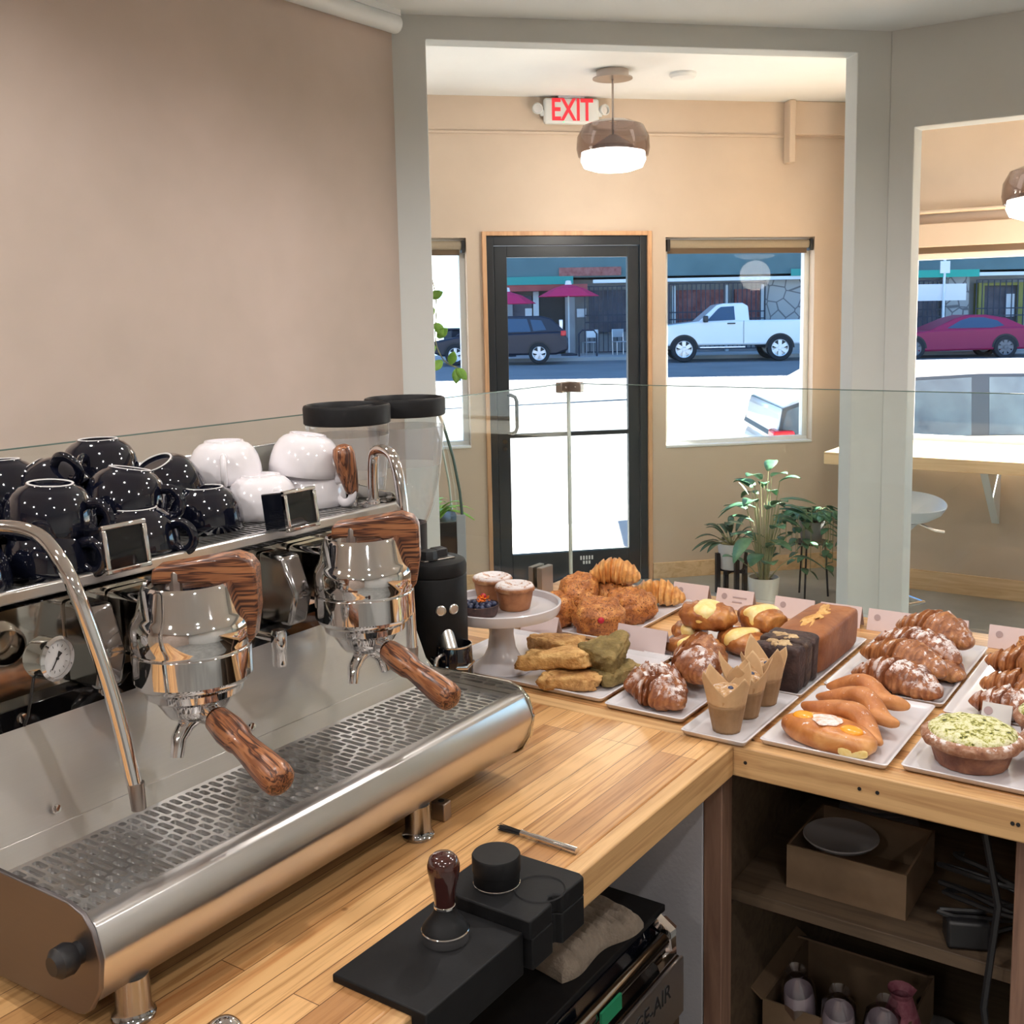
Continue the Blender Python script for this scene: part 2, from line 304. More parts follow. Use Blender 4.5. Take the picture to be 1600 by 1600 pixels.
# ---------------------------------------------------------------- mesh helpers
class MB:
    def __init__(self): self.b = bmesh.new()
    def pts(self, ps): return [self.b.verts.new(Vector(p)) for p in ps]
    def face(self, vs):
        try: return self.b.faces.new(vs)
        except ValueError: return None
    def box(self, x0, x1, y0, y1, z0, z1, mat=None):
        P = [(x, y, z) for z in (z0, z1) for y in (y0, y1) for x in (x0, x1)]
        if mat: P = [mat @ Vector(p) for p in P]
        v = self.pts(P)
        for f in ((0, 2, 3, 1), (4, 5, 7, 6), (0, 1, 5, 4), (2, 6, 7, 3), (0, 4, 6, 2), (1, 3, 7, 5)): self.face([v[i] for i in f])
        return self
    def prism(self, poly, axis, a0, a1, mat=None):
        """poly 2-D points extruded along axis ('x': poly is (y,z); 'y': (x,z); 'z': (x,y))"""
        def mk(p, a): return {'x': (a, p[0], p[1]), 'y': (p[0], a, p[1]), 'z': (p[0], p[1], a)}[axis]
        A = [mk(p, a0) for p in poly]; B = [mk(p, a1) for p in poly]
        if mat: A = [mat @ Vector(p) for p in A]; B = [mat @ Vector(p) for p in B]
        va, vb = self.pts(A), self.pts(B); n = len(poly)
        self.face(va[::-1]); self.face(vb)
        for i in range(n): self.face([va[i], va[(i+1) % n], vb[(i+1) % n], vb[i]])
        return self
    def tube(self, path, r, n=12, caps=True, sq=None):
        """path of points, r number or list"""
        path = [Vector(p) for p in path]; m = len(path)
        rs = r if isinstance(r, (list, tuple)) else [r]*m
        up = Vector((0, 0, 1)); rings = []; prev = None
        for i, p in enumerate(path):
            t = (path[min(i+1, m-1)] - path[max(i-1, 0)]).normalized()
            if prev is None:
                a = t.cross(up)
                if a.length < .05: a = t.cross(Vector((1, 0, 0)))
            else: a = prev - t*prev.dot(t)
            a.normalize(); prev = a; c = t.cross(a)
            rings.append(self.pts([p + (a*math.cos(q) + c*math.sin(q)*(sq or 1))*rs[i] for q in [2*PI*k/n for k in range(n)]]))
        self.rings(rings, caps); return self
    def rings(self, rings, caps=True, closed=True):
        for A, B in zip(rings, rings[1:]):
            n = len(A)
            for k in range(n if closed else n-1): self.face([A[k], A[(k+1) % n], B[(k+1) % n], B[k]])
        if caps: self.face(rings[0][::-1]); self.face(rings[-1])
    def cyl(self, p0, p1, r0, r1=None, n=20): return self.tube([p0, p1], [r0, r0 if r1 is None else r1], n)
    def lathe(self, prof, c=(0, 0, 0), n=32, mat=None, caps=False, fn=None):
        """prof (r,z) from bottom to top; r=0 ends close"""
        rings = []
        for r, z in prof:
            L = []
            for k in range(n):
                q = 2*PI*k/n; rr = r*(fn(q, z) if fn else 1)
                p = Vector((rr*math.cos(q), rr*math.sin(q), z))
                if mat: p = mat @ p
                L.append(p + Vector(c))
            rings.append(self.pts(L) if r > 1e-6 else [self.b.verts.new(sum(L, Vector())/n)])
        for A, B in zip(rings, rings[1:]):
            for k in range(n):
                a, a2 = (A[k], A[(k+1) % n]) if len(A) > 1 else (A[0], A[0])
                b, b2 = (B[k], B[(k+1) % n]) if len(B) > 1 else (B[0], B[0])
                vs = []
                for v in (a, a2, b2, b):
                    if v not in vs: vs.append(v)
                if len(vs) > 2: self.face(vs)
        if caps:
            if len(rings[0]) > 1: self.face(rings[0][::-1])
            if len(rings[-1]) > 1: self.face(rings[-1])
        return self
    def sell(self, a, b, c, e1=.8, e2=.8, nu=28, nv=16, fn=None):
        """superellipsoid centred on the origin, fn moves each point"""
        def pw(v, e): return math.copysign(abs(v)**e, v)
        rings = []
        for j in range(nv+1):
            ph = -PI/2 + PI*j/nv; L = []
            for k in range(nu):
                th = 2*PI*k/nu
                p = Vector((a*pw(math.cos(ph), e1)*pw(math.cos(th), e2), b*pw(math.cos(ph), e1)*pw(math.sin(th), e2), c*pw(math.sin(ph), e1)))
                L.append(fn(p) if fn else p)
            rings.append([self.b.verts.new(sum(L, Vector())/nu)] if j in (0, nv) else self.pts(L))
        for A, B in zip(rings, rings[1:]):
            for k in range(nu):
                vs = []
                for v in (A[k % len(A)], A[(k+1) % nu if len(A) > 1 else 0], B[(k+1) % nu if len(B) > 1 else 0], B[k % len(B)]):
                    if v not in vs: vs.append(v)
                if len(vs) > 2: self.face(vs)
        return self
    def sph(self, c, r, n=14, s=(1, 1, 1)):
        self.lathe([(r*s[0]*math.sin(PI*j/n) if 0 < j < n else 0, -r*s[2]*math.cos(PI*j/n)) for j in range(n+1)], c, n*2); return self
    def build(self, name, mat, parent=None, loc=None, rot=None, smooth=True, bev=0, seg=2, angle=38, thick=0, sub=0):
        bmesh.ops.recalc_face_normals(self.b, faces=self.b.faces)
        if smooth:
            for f in self.b.faces: f.smooth = True
            for e in self.b.edges:
                if len(e.link_faces) == 2 and e.calc_face_angle(0) > rad(angle): e.smooth = False
        me = bpy.data.meshes.new(name); self.b.to_mesh(me); self.b.free()
        me.materials.append(M[mat] if isinstance(mat, str) else mat)
        o = bpy.data.objects.new(name, me); COL.objects.link(o)
        if parent: o.parent = parent
        if loc is not None: o.location = loc
        if rot is not None: o.rotation_euler = rot
        if thick:
            s = o.modifiers.new('solid', 'SOLIDIFY'); s.thickness = thick; s.offset = 0
        if bev:
            w = o.modifiers.new('bevel', 'BEVEL'); w.width = bev; w.segments = seg; w.limit_method = 'ANGLE'; w.angle_limit = rad(35); w.harden_normals = False
        if sub:
            w = o.modifiers.new('sub', 'SUBSURF'); w.levels = sub; w.render_levels = sub
        return o
def tag(o, label, cat, group=None, kind=None):
    if label: o['label'] = label
    if cat: o['category'] = cat
    if group: o['group'] = group
    if kind: o['kind'] = kind
    return o
def thing(name, label, cat, loc=(0, 0, 0), rz=0, group=None):
    o = bpy.data.objects.new(name, None); COL.objects.link(o); o.empty_display_size = .05
    o.location = loc; o.rotation_euler = (0, 0, rz); return tag(o, label, cat, group)
def struct(name, mb, mat, parent=None, **k):
    o = mb.build(name, mat, parent, **k)
    if not parent: o['kind'] = 'structure'
    return o
def copy_tree(o, parent=None, loc=None, rot=None, label=None):
    c = o.copy(); COL.objects.link(c); c.parent = parent
    for ch in list(o.children): copy_tree(ch, c)
    if loc is not None: c.location = loc
    if rot is not None: c.rotation_euler = rot
    if label: c['label'] = label
    return c
s2 = math.sqrt(.5)
MC = Matrix(((s2, -s2, 0, 0), (s2, s2, 0, 0), (0, 0, 1, 0), (0, 0, 0, 1)))          # (c, D, z) of the 45 degree walls to world
def fbm(p, f, seed=0): return noise.noise(Vector(p)*f + Vector((seed*3.1, seed*1.7, seed*.9)))
def text_obj(name, body, size, mat, parent, loc, rot, depth=.001, sx=1, align='CENTER'):
    cu = bpy.data.curves.new(name, 'FONT'); cu.body = body; cu.size = size; cu.extrude = depth; cu.align_x = align; cu.align_y = 'CENTER'
    cu.offset = size*.018 if body == 'EXIT' else 0
    t = bpy.data.objects.new(name+'_tmp', cu); COL.objects.link(t)
    dg = bpy.context.evaluated_depsgraph_get(); me = bpy.data.meshes.new_from_object(t.evaluated_get(dg))
    bpy.data.objects.remove(t); me.materials.clear(); me.materials.append(M[mat])
    o = bpy.data.objects.new(name, me); COL.objects.link(o); o.parent = parent; o.location = loc; o.rotation_euler = rot; o.scale = (sx, 1, 1)
    return o

# ---------------------------------------------------------------- room shell
ZC = 2.72; ZO = 2.92                     # ceilings of the bar side and of the seating side
struct('floor', MB().prism([(-3.2, -3.1), (3.1, -3.1), (3.1, 6.6), (-1.87, 6.6), (-1.87, 7.28), (-9.15, 0), (-2.75, 0), (-3.2, 0)], 'z', -.12, 0), 'floor', smooth=False)
struct('wall_left', MB().box(-2.75, -2.61, -3.0, 3.07, 0, ZC+.2), 'plaster', smooth=False)
struct('wall_back', MB().box(-2.75, 3.0, -3.0, -2.88, 0, ZC+.2), 'plaster', smooth=False)
struct('wall_right', MB().box(2.9, 3.0, -3.0, 6.6, 0, ZO+.2), 'wall_grey', smooth=False)
f = MB()
f.prism([(.25, 0), (.429, 0), (.429, 2.638), (2.093, 2.638), (2.093, 0), (2.235, 0), (2.235, ZO+.1), (.25, ZO+.1)], 'y', 4.0, 4.10, MC)
struct('wall_front', f, 'wall_grey', smooth=False, bev=.004)
struct('wall_corner', MB().prism([(-1.25, 0), (-1.155, 0), (-1.155, 2.352), (2.5, 2.352), (2.5, 0), (2.95, 0), (2.95, ZO+.1), (-1.25, ZO+.1)], 'y', 4.404, 4.52), 'wall_grey', smooth=False, bev=.004)
struct('ceiling', MB().prism([(-2.75, -3), (3, -3), (3, 4.45), (-1.28, 4.45), (-2.65, 3.08), (-2.75, 3.0)], 'z', ZC, ZC+.08), 'ceil_white', smooth=False)
struct('ceiling_seating', MB().prism([(-2.62, 3.1), (-1.25, 4.50), (3.1, 4.5), (3.1, 6.6), (-1.87, 6.6), (-1.87, 7.28), (-9.15, 0), (-2.8, 0)], 'z', ZO, ZO+.1), 'ceil_white', smooth=False)
# street side wall at 45 degrees, with the door and two windows cut out
D0, D1 = 6.40, 6.56
cw = MB()
for a, b, z0, z1 in [(-7, -.45, 0, ZO+.1), (-.45, .888, 0, .877), (-.45, .888, 2.115, ZO+.1), (.888, .98, 0, ZO+.1), (.98, 2.016, 2.15, ZO+.1),
                     (2.016, 2.109, 0, ZO+.1), (2.109, 3.081, 0, .826), (2.109, 3.081, 2.113, ZO+.1), (3.081, 3.64, 0, ZO+.1)]:
    cw.box(a, b, D0, D1, z0, z1, MC)
struct('wall_street', cw, 'plaster_out', smooth=False)
bw = MB()
for a, b, z0, z1 in [(-1.95, -1.78, 0, ZO+.1), (-1.78, 2.2, 0, .88), (-1.78, 2.2, 1.97, ZO+.1), (2.2, 3.0, 0, ZO+.1)]:
    bw.box(a, b, 6.50, 6.65, z0, z1)
bw.box(-1.95, -1.84, 6.65, 7.2, 0, ZO+.1)
struct('wall_side_street', bw, 'plaster_out', smooth=False)
struct('wall_far_left', MB().box(-9.15, -2.75, -.12, 0, 0, ZO+.1), 'plaster_out', smooth=False)
struct('trim_1', MB().box(-5, 3.3, D0-.012, D0, 2.708, 2.722, MC), 'plaster_out')                       # belt line
struct('trim_2', MB().box(2.865, 2.905, D0-.09, D0, 2.55, ZO, MC).box(2.905, 3.3, D0-.05, D0, 2.72, ZO, MC), 'plaster_out', bev=.006)   # corner beam
struct('baseboard_street', MB().box(2.02, 3.3, D0-.015, D0, 0, .10, MC).box(-5, .975, D0-.015, D0, 0, .1, MC), 'pine', bev=.002)
struct('baseboard_side', MB().box(-1.94, 2.88, 6.485, 6.50, 0, .12), 'pine', bev=.002)
struct('trim_3', MB().box(-1.94, 2.5, 6.38, 6.50, 2.185, 2.20).box(-1.94, 2.5, 6.43, 6.50, 2.00, 2.13), 'plaster_out', bev=.004)  # blind pelmet
struct('trim_4', MB().box(-1.78, 2.2, 6.45, 6.50, 1.965, 2.0), 'shade_bar')
# ceiling hatch frame of the seating side
struct('trim_5', MB().box(.10, .42, 5.60, 5.63, ZO-.012, ZO, Matrix.Rotation(0, 4, 'Z') @ MC).box(.10, .42, 6.15, 6.18, ZO-.012, ZO, MC).box(.10, .13, 5.6, 6.18, ZO-.012, ZO, MC).box(.39, .42, 5.6, 6.18, ZO-.012, ZO, MC), 'ceil_white', bev=.003)
# roller rail where plaster wall meets ceiling
struct('trim_6', MB().tube([(-2.575, -2.8, 2.675), (-2.575, 3.03, 2.675)], .032, 16).box(-2.61, -2.55, -2.8, 3.03, 2.70, ZC), 'trim_white')
# windows
def window(n, c0, c1, z0, z1, mat4, D, sill=True):
    w = MB(); t = .035
    w.box(c0, c1, D+.07, D+.12, z0, z0+t, mat4).box(c0, c1, D+.07, D+.12, z1-t, z1, mat4)
    w.box(c0, c0+t, D+.07, D+.12, z0+t, z1-t, mat4).box(c1-t, c1, D+.07, D+.12, z0+t, z1-t, mat4)
    o = struct('window_%d' % n, w, 'trim_white', bev=.003)
    MB().box(c0+t, c1-t, D+.092, D+.098, z0+t, z1-t, mat4).build('pane', 'pane', o)
    if sill: MB().box(c0, c1, D-.005, D+.07, z0-.001, z0+.012, mat4).build('window_sill', 'trim_white', o, bev=.002)
    return o
window(1, -.45, .888, .877, 2.115, MC, D0)
window(2, 2.109, 3.081, .826, 2.113, MC, D0)
window(3, -1.78, 2.2, .88, 1.97, Matrix.Identity(4), 6.50, False)
for c0, c1, zt, lab in ((-.44, .88, 2.10, 'rolled-up beige roller blind over the narrow window left of the door'), (2.12, 3.07, 2.10, 'rolled-up beige roller blind over the window right of the door')):
    t = thing('roller_blind', lab, 'blind', MC @ Vector(((c0+c1)/2, D0+.03, zt)), rad(45), 'roller blinds')
    h = (c1-c0)/2
    MB().tube([(-h+.02, 0, -.028), (h-.02, 0, -.028)], .026, 16).build('fabric_roll', 'shade_fabric', t)
    MB().box(-h+.01, h-.03, -.004, .004, -.085, -.05).build('hem_bar', 'shade_bar', t)
    MB().box(-h, -h+.018, -.03, .03, -.07, .0).build('bracket', 'black', t); MB().box(h-.018, h, -.03, .03, -.07, 0).build('bracket', 'black', t)
# door
d = MB(); A = (.98, 2.016, 2.15)
d.box(.98, 1.005, D0-.02, D0+.10, 0, 2.15, MC).box(1.991, 2.016, D0-.02, D0+.10, 0, 2.15, MC).box(1.005, 1.991, D0-.02, D0+.10, 2.125, 2.15, MC)
door = struct('door_1', d, 'door_wood', bev=.002)
MB().box(1.005, 1.05, D0, D0+.07, 0, 2.125, MC).box(1.946, 1.991, D0, D0+.07, 0, 2.125, MC).box(1.05, 1.946, D0, D0+.07, 2.07, 2.125, MC).build('door_frame', 'black_metal', door, bev=.003)
lf = MB().box(1.053, 1.13, D0+.015, D0+.055, .01, 2.066, MC).box(1.872, 1.943, D0+.015, D0+.055, .01, 2.066, MC).box(1.13, 1.872, D0+.015, D0+.055, 2.0, 2.066, MC).box(1.13, 1.872, D0+.015, D0+.055, .01, .20, MC).box(1.13, 1.872, D0+.02, D0+.05, .922, .947, MC).build('door_leaf', 'black_metal', door, bev=.003)
MB().box(1.13, 1.872, D0+.033, D0+.038, .2, 2.0, MC).build('pane', 'pane', lf)
hp = [(1.16, D0+.015, 1.18), (1.16, D0-.03, 1.18)]
hb = MB().tube([MC @ Vector(p) for p in [(1.125, D0+.015, 1.185), (1.135, D0-.02, 1.185), (1.155, D0-.03, 1.175), (1.165, D0-.03, 1.15), (1.165, D0-.03, .99), (1.155, D0-.03, .965), (1.135, D0-.02, .955), (1.125, D0+.015, .955)]], .011, 12)
hb.build('door_handle', 'black_metal', lf)
lk = MB(); lk.cyl(MC @ Vector((1.095, D0+.02, .905)), MC @ Vector((1.095, D0-.002, .905)), .014, n=16); lk.cyl(MC @ Vector((1.095, D0+.02, .86)), MC @ Vector((1.095, D0, .86)), .012, n=16)
lk.build('lock', 'chrome_dark', lf)
mk = MB()
for i in range(5): mk.box(1.555+i*.018, 1.565+i*.018, D0+.0135, D0+.015, .145, .17, MC)
for i in range(3): mk.box(1.572+i*.018, 1.583+i*.018, D0+.0135, D0+.015, .118, .138, MC)
mk.build('door_mark', 'trim_white', lf)

# ---------------------------------------------------------------- the street outside
ST = rad(32)
MS = Matrix.Rotation(ST, 4, 'Z')            # (u along the street, m away from us, z)

def gz(m): return -.28 + (m-8)/26*.40 if m > 8 else -.28
pro = [(-30, 5.2), (60, 5.2)]
r = MB()
rows = [(7.6, gz(8)), (15, gz(15)), (22, gz(22)), (35.9, .13)]
rings = []
for m, z in rows: rings.append([MS @ Vector((u, m, z)) for u in (-45, -10, 0, 10, 20, 55)])
r.rings([r.pts(L) for L in rings], caps=False, closed=False)
struct('street', r, 'asphalt', smooth=False)['kind'] = 'structure'
struct('sidewalk_near', MB().prism([(-5.1, 0), (-9.4, 0), (-10, 2), (-2, 11), (9, 7), (9, -3), (3.1, -3), (3.1, 6.7), (-1.8, 6.7), (-1.8, 7.4), (-9.2, 0.0)], 'z', -.4, -.13), 'pavement', smooth=False)
struct('sidewalk_far', MB().box(-45, 55, 35.9, 40.2, -.1, .24, MS), 'pavement', smooth=False)
bld = thing('shop_building', 'long green-fascia shop building across the street behind the parked cars', 'building', MS @ Vector((5, 39.5, .24)), ST)
def bp(name, mat, *boxes, parent=bld, **k):
    b = MB()
    for bx in boxes: b.box(bx[0]-5, bx[1]-5, bx[2]-39.5, bx[3]-39.5, bx[4]-.24, bx[5]-.24)
    return b.build(name, mat, parent, smooth=False, **k)
bp('wall', 'facade_grey', (-2.4, 40, 39.9, 50, .24, 2.9), (-2.4, -1.9, 39.5, 39.9, .24, 2.9), (1.9, 7.0, 39.7, 39.9, .24, 1.0))
bp('upper_storey_tall_for_shade', 'facade', (-2.6, 40, 39.0, 50, 2.95, 24))  # drawn up far beyond view so its shadow reaches across the road
bp('fascia_trim', 'trim_white', (1.0, 40, 38.9, 39.0, 2.74, 2.86))
bp('fascia_band', 'facade_teal', (-2.5, .3, 38.85, 38.98, 2.72, 3.0))
bp('red_band', 'facade_red', (-2.5, .8, 38.9, 39.4, 2.5, 2.72))
bp('red_wall_panel', 'brick_red', (-.2, 2.0, 38.92, 38.99, 3.0, 3.3))
bp('shop_window', 'facade_dark', (-2.2, -1.2, 39.6, 39.8, .6, 2.35)); bp('doorway', 'black', (-.95, .0, 39.6, 39.88, .3, 2.35))
bp('door_post', 'trim_white', (-1.15, -.95, 39.5, 39.85, .24, 2.5)); bp('door_post', 'facade_grey', (.0, .35, 39.4, 39.85, .24, 2.6))
bp('poster', 'paper_white', (-1.45, -1.2, 39.55, 39.6, 1.0, 1.9)); bp('poster', 'paper_white', (.42, .75, 39.3, 39.33, 1.55, 1.85))
bp('window_bay', 'facade_dark', (.9, 3.3, 39.6, 39.75, 1.0, 2.5)); bp('neon_panel', 'awning_red', (2.35, 3.35, 39.3, 39.34, 1.9, 2.3))
bp('window_bay', 'brick_red', (4.0, 5.7, 39.6, 39.75, .7, 2.45)); bp('window_bay', 'brick_red', (6.1, 7.0, 39.6, 39.75, .7, 2.45))
for x in (3.85, 5.75, 7.0): bp('window_post', 'trim_white', (x, x+.12, 39.4, 39.8, .24, 2.6))
bp('stone_pillar', 'rubble', (7.15, 9.6, 39.25, 39.9, .24, 2.74)); bp('stone_pillar', 'rubble', (13.5, 14.3, 39.25, 39.9, .24, 2.74))
bp('doorway', 'facade_dark', (14.9, 16.1, 39.6, 39.88, .24, 2.45)); bp('door_frame', 'yellow_paint', (14.7, 14.9, 39.4, 39.88, .24, 2.5), (16.1, 16.3, 39.4, 39.88, .24, 2.5), (14.9, 16.1, 39.4, 39.88, 2.4, 2.5))
bp('window_bay', 'facade_dark', (10.5, 13.3, 39.6, 39.75, .9, 2.5)); bp('poster', 'paper_white', (15.7, 16.0, 39.5, 39.55, 1.3, 2.1))
bp('shop_sign', 'facade_teal', (7.95, 9.9, 38.84, 38.89, 2.86, 3.1))
text_obj('sign_lettering', 'HI', .22, 'paper_white', bld, Vector((8.6-5, 38.82-39.5, 2.98-.24)), (rad(90), 0, 0), .01)
def grille(u0, u1, z0, z1, m, pitch=.16):
    b = MB(); n = int((u1-u0)/pitch)
    for i in range(n+1): x = u0+(u1-u0)*i/n; b.box(x-.016-5, x+.016-5, m-.015-39.5, m+.015-39.5, z0-.24, z1-.24)
    for z in (z0, (z0+z1)/2-.1, (z0+z1)/2+.15, z1): b.box(u0-5, u1-5, m-.02-39.5, m+.02-39.5, z-.02-.24, z+.02-.24)
    return b.build('security_grille', 'iron', bld, smooth=False)
grille(.7, 3.5, .3, 2.62, 39.1); grille(3.7, 7.1, .35, 2.66, 39.1); grille(10.4, 13.3, .3, 2.6, 39.1); grille(14.5, 18, .3, 2.6, 39.1, .2)
bld2 = thing('pale_building', 'sunlit pale building seen through the narrow window on the left', 'building', MS @ Vector((-16, 52, 0)), ST)
MB().box(-22, 9, 0, 8, 0, 9).build('wall', 'trim_white', bld2); MB().box(-22.2, 9.2, -.3, 8.2, 9, 9.3).build('roof', 'facade_grey', bld2)
for i in range(5): MB().box(-18+i*5, -15.6+i*5, -.06, 0, 1.0, 2.9).build('window', 'facade_grey', bld2)

def cprism(poly, y0, y1, inset=0): return MB().prism(poly, 'y', y0, y1)
def wheel(parent, x, y, r, w, sgn, rim='rim', spokes=5):
    wl = MB().lathe([(r*.66, -w/2), (r*.94, -w/2), (r, -w*.36), (r, w*.36), (r*.94, w/2), (r*.66, w/2)], (0, 0, 0), 28, Matrix.Rotation(PI/2, 4, 'X'))
    o = wl.build('wheel', 'tyre', parent, (x, y, r))
    h = MB().lathe([(r*.66, -w*.3), (r*.68, w*.44*1), (r*.60, w*.40), (r*.56, -w*.05), (0, -w*.05)], (0, 0, 0), 24, Matrix.Rotation(sgn*PI/2, 4, 'X'))
    mt = Matrix.Rotation(sgn*PI/2, 4, 'X')
    for i in range(spokes):
        q = 2*PI*i/spokes; ra = Matrix.Rotation(q, 4, 'Z')
        h.prism([(-r*.12, 0), (r*.12, 0), (r*.15, r*.6), (-r*.15, r*.6)], 'z', w*.2, w*.42, mt @ ra)
    h.lathe([(r*.16, w*.2), (r*.14, w*.46), (0, w*.46)], (0, 0, 0), 14, mt)
    h.build('hub', rim, o)
    return o
def car(name, label, u, m, z, body, cabin, glass, wheels, wid, paint, wr=.34, rim='rim', face=1, group=None, extra=None, tumble=.12, cat='car', pillars=(), spokes=5, gmat='car_glass'):
    """profiles in (x, z), x along the car, side seen by us at y=0, far side at y=wid"""
    t = thing(name, label, cat, MS @ Vector((u, m, z)), ST if face == 1 else ST+PI, group)
    b = MB()
    arch = []
    b.prism(body, 'y', .02, wid-.02); bo = b.build('body', paint, t, bev=.06, seg=3, angle=50)
    def tap(poly, zb, zt, y0, y1, nm, mat, bev=.04):
        bm = MB(); A = []
        for side, y in ((0, y0), (1, y1)):
            A.append(bm.pts([(x, y + (1 if side == 0 else -1)*tumble*(zz-zb)/(zt-zb), zz) for x, zz in poly]))
        n = len(poly); bm.face(A[0]); bm.face(A[1][::-1])
        for i in range(n): bm.face([A[0][i], A[1][i], A[1][(i+1) % n], A[0][(i+1) % n]])
        return bm.build(nm, mat, t, bev=bev, seg=3, angle=50)
    zb, zt = min(p[1] for p in cabin), max(p[1] for p in cabin)
    tap(cabin, zb, zt, .06, wid-.06, 'cabin', paint)
    for gl in glass: tap(gl, zb, zt, .045, wid-.045, 'window_glass', gmat, 0)
    for gl in pillars: tap(gl, zb, zt, .048, wid-.048, 'door_pillar', 'pillar_blue', 0)
    for x, r in wheels:
        for y, sg in ((.10, 1), (wid-.10, -1)): wheel(t, x, y, wr, .22, sg, rim, spokes)
        aw = MB(); n = 14
        aw.prism([(x+(wr+.05)*math.cos(PI*i/n), wr+(wr+.05)*math.sin(PI*i/n)) for i in range(n+1)], 'y', .012, wid-.012)
        aw.build('wheel_arch', 'black', t)
    if extra: extra(t)
    return t
def boxp(t, name, mat, *b, bev=.01):
    m = MB()
    for q in b: m.box(*q)
    return m.build(name, mat, t, bev=bev)
# white pickup, its nose on the left: x from nose to tail
def px(t):
    boxp(t, 'door_seam', 'facade_grey', (2.55, 2.57, .01, .03, .55, 1.25), bev=0)
    boxp(t, 'door_handle', 'black_metal', (2.05, 2.3, -.02, .03, 1.15, 1.19))
    boxp(t, 'side_mirror', 'black_metal', (1.30, 1.45, -.16, .05, 1.22, 1.42), bev=.03)
    boxp(t, 'running_board', 'silver', (1.2, 2.6, -.05, .05, .42, .47))
    boxp(t, 'bed_badge', 'facade_grey', (4.75, 4.9, .0, .02, 1.18, 1.22), bev=0)
car('pickup_truck', 'white single-cab pickup truck parked across the street', 2.95, 33.9, .12,
    [(0, .55), (0, 1.0), (.08, 1.13), (1.25, 1.26), (5.0, 1.26), (5.02, .62), (4.7, .50), (.2, .50)],
    [(1.15, 1.22), (1.75, 1.74), (1.95, 1.79), (2.55, 1.80), (2.72, 1.7), (2.75, 1.22)],
    [[(1.42, 1.25), (1.78, 1.62), (1.88, 1.68), (2.28, 1.70), (2.30, 1.28)]], [(.72, 0), (3.68, 0)], 1.95, 'truck_white', .40, tumble=.18, extra=px, cat='truck', spokes=6)
def dx(t):
    boxp(t, 'tail_light', 'tail_red', (4.05, 4.22, -.005, .25, .86, 1.02), bev=.02)
    boxp(t, 'rear_window', 'silver', (4.0, 4.12, .25, 1.4, 1.05, 1.36), bev=.02)
    boxp(t, 'licence_plate', 'paper_white', (4.28, 4.30, .6, 1.1, .6, .72), bev=0)
car('hatchback_car', 'dark blue hatchback parked across the street below the red parasols', -4.2, 33.9, .14,
    [(0, .40), (.05, .75), (1.0, .92), (4.12, 1.0), (4.28, .75), (4.28, .42), (3.9, .28), (.3, .28)],
    [(.75, .9), (1.45, 1.40), (1.9, 1.50), (3.4, 1.49), (3.75, 1.40), (4.2, .98)],
    [[(1.35, 1.0), (1.6, 1.30), (1.98, 1.40), (2.3, 1.41), (2.3, 1.0)], [(2.36, 1.0), (2.36, 1.41), (3.0, 1.40), (3.12, 1.0)], [(3.2, 1.02), (3.1, 1.38), (3.45, 1.35), (3.6, 1.05)]],
    [(.75, 0), (3.37, 0)], 1.7, 'car_dark', .33, extra=dx)
car('sports_car', 'purple-red coupe parked across the street at the right', 9.9, 33.9, .06,
    [(0, .35), (0, .62), (.3, .80), (1.5, .92), (4.0, .98), (4.75, .94), (4.85, .6), (4.75, .3), (.3, .25)],
    [(1.3, .9), (2.1, 1.25), (2.5, 1.36), (3.1, 1.36), (3.7, 1.25), (4.3, .96)],
    [[(1.85, .96), (2.3, 1.20), (2.6, 1.28), (3.0, 1.28), (3.4, 1.18), (3.6, 1.02), (3.2, .96)]], [(.82, 0), (3.62, 0)], 1.85, 'car_purple', .36, 'rim_dark', tumble=.22, spokes=8)
def wx(t):
    boxp(t, 'tail_light', 'tail_red', (-.03, .14, .0, .25, .86, .98), bev=.02)
    boxp(t, 'window_trim', 'silver', (.25, 3.3, .045, .06, .895, .915), bev=0)
    boxp(t, 'door_handle', 'silver', (1.35, 1.5, -.02, .03, .76, .79))
car('white_car', 'white hatchback parked close outside the right-hand window', 1.67, 8.6, -.27,
    [(0, .40), (-.02, .70), (.03, .88), (4.1, .86), (4.3, .6), (4.3, .3), (.2, .3)],
    [(.0, .86), (.04, 1.14), (.5, 1.40), (1.2, 1.455), (2.5, 1.46), (3.0, 1.36), (3.7, .88)],
    [[(.05, .99), (.09, 1.13), (.5, 1.28), (1.0, 1.35), (1.56, 1.375), (1.54, .92), (.25, .92)], [(1.68, .92), (1.70, 1.375), (2.4, 1.37), (2.85, 1.25), (3.3, .92)]],
    [(.75, 0), (3.4, 0)], 1.7, 'truck_white', .32, extra=wx, gmat='car_glass_near',
    pillars=[[(.0, .91), (.03, 1.0), (.06, 1.15), (.5, 1.305), (1.0, 1.375), (1.62, 1.40), (2.45, 1.395), (2.9, 1.27), (3.4, .90)]])
def parasol(label, u, m, r, zt, zb):
    t = thing('patio_parasol', label, 'parasol', MS @ Vector((u, m, .24)), ST, 'parasols outside the cafe opposite')
    MB().tube([(0, 0, 0), (0, 0, zt-.24)], .025, 8).build('pole', 'trim_white', t)
    MB().lathe([(r, zb-.24), (r*.5, (zt+zb)/2-.18), (.06, zt-.26), (0, zt-.24)], (0, 0, 0), 8).build('canopy', 'awning_red', t, smooth=False, thick=.01)
    MB().lathe([(.12, zt-.27), (.09, zt-.14), (0, zt-.12)], (0, 0, 0), 8).build('vent_cap', 'paper_white', t)
    MB().lathe([(.28, 0), (.28, .06), (.05, .1), (0, .1)]).build('base', 'iron', t)
parasol('red parasol right of the cafe doorway across the street', .12, 37.7, 1.05, 2.70, 2.27)
parasol('red parasol left of the cafe doorway across the street', -2.0, 37.7, 1.0, 2.5, 2.05)
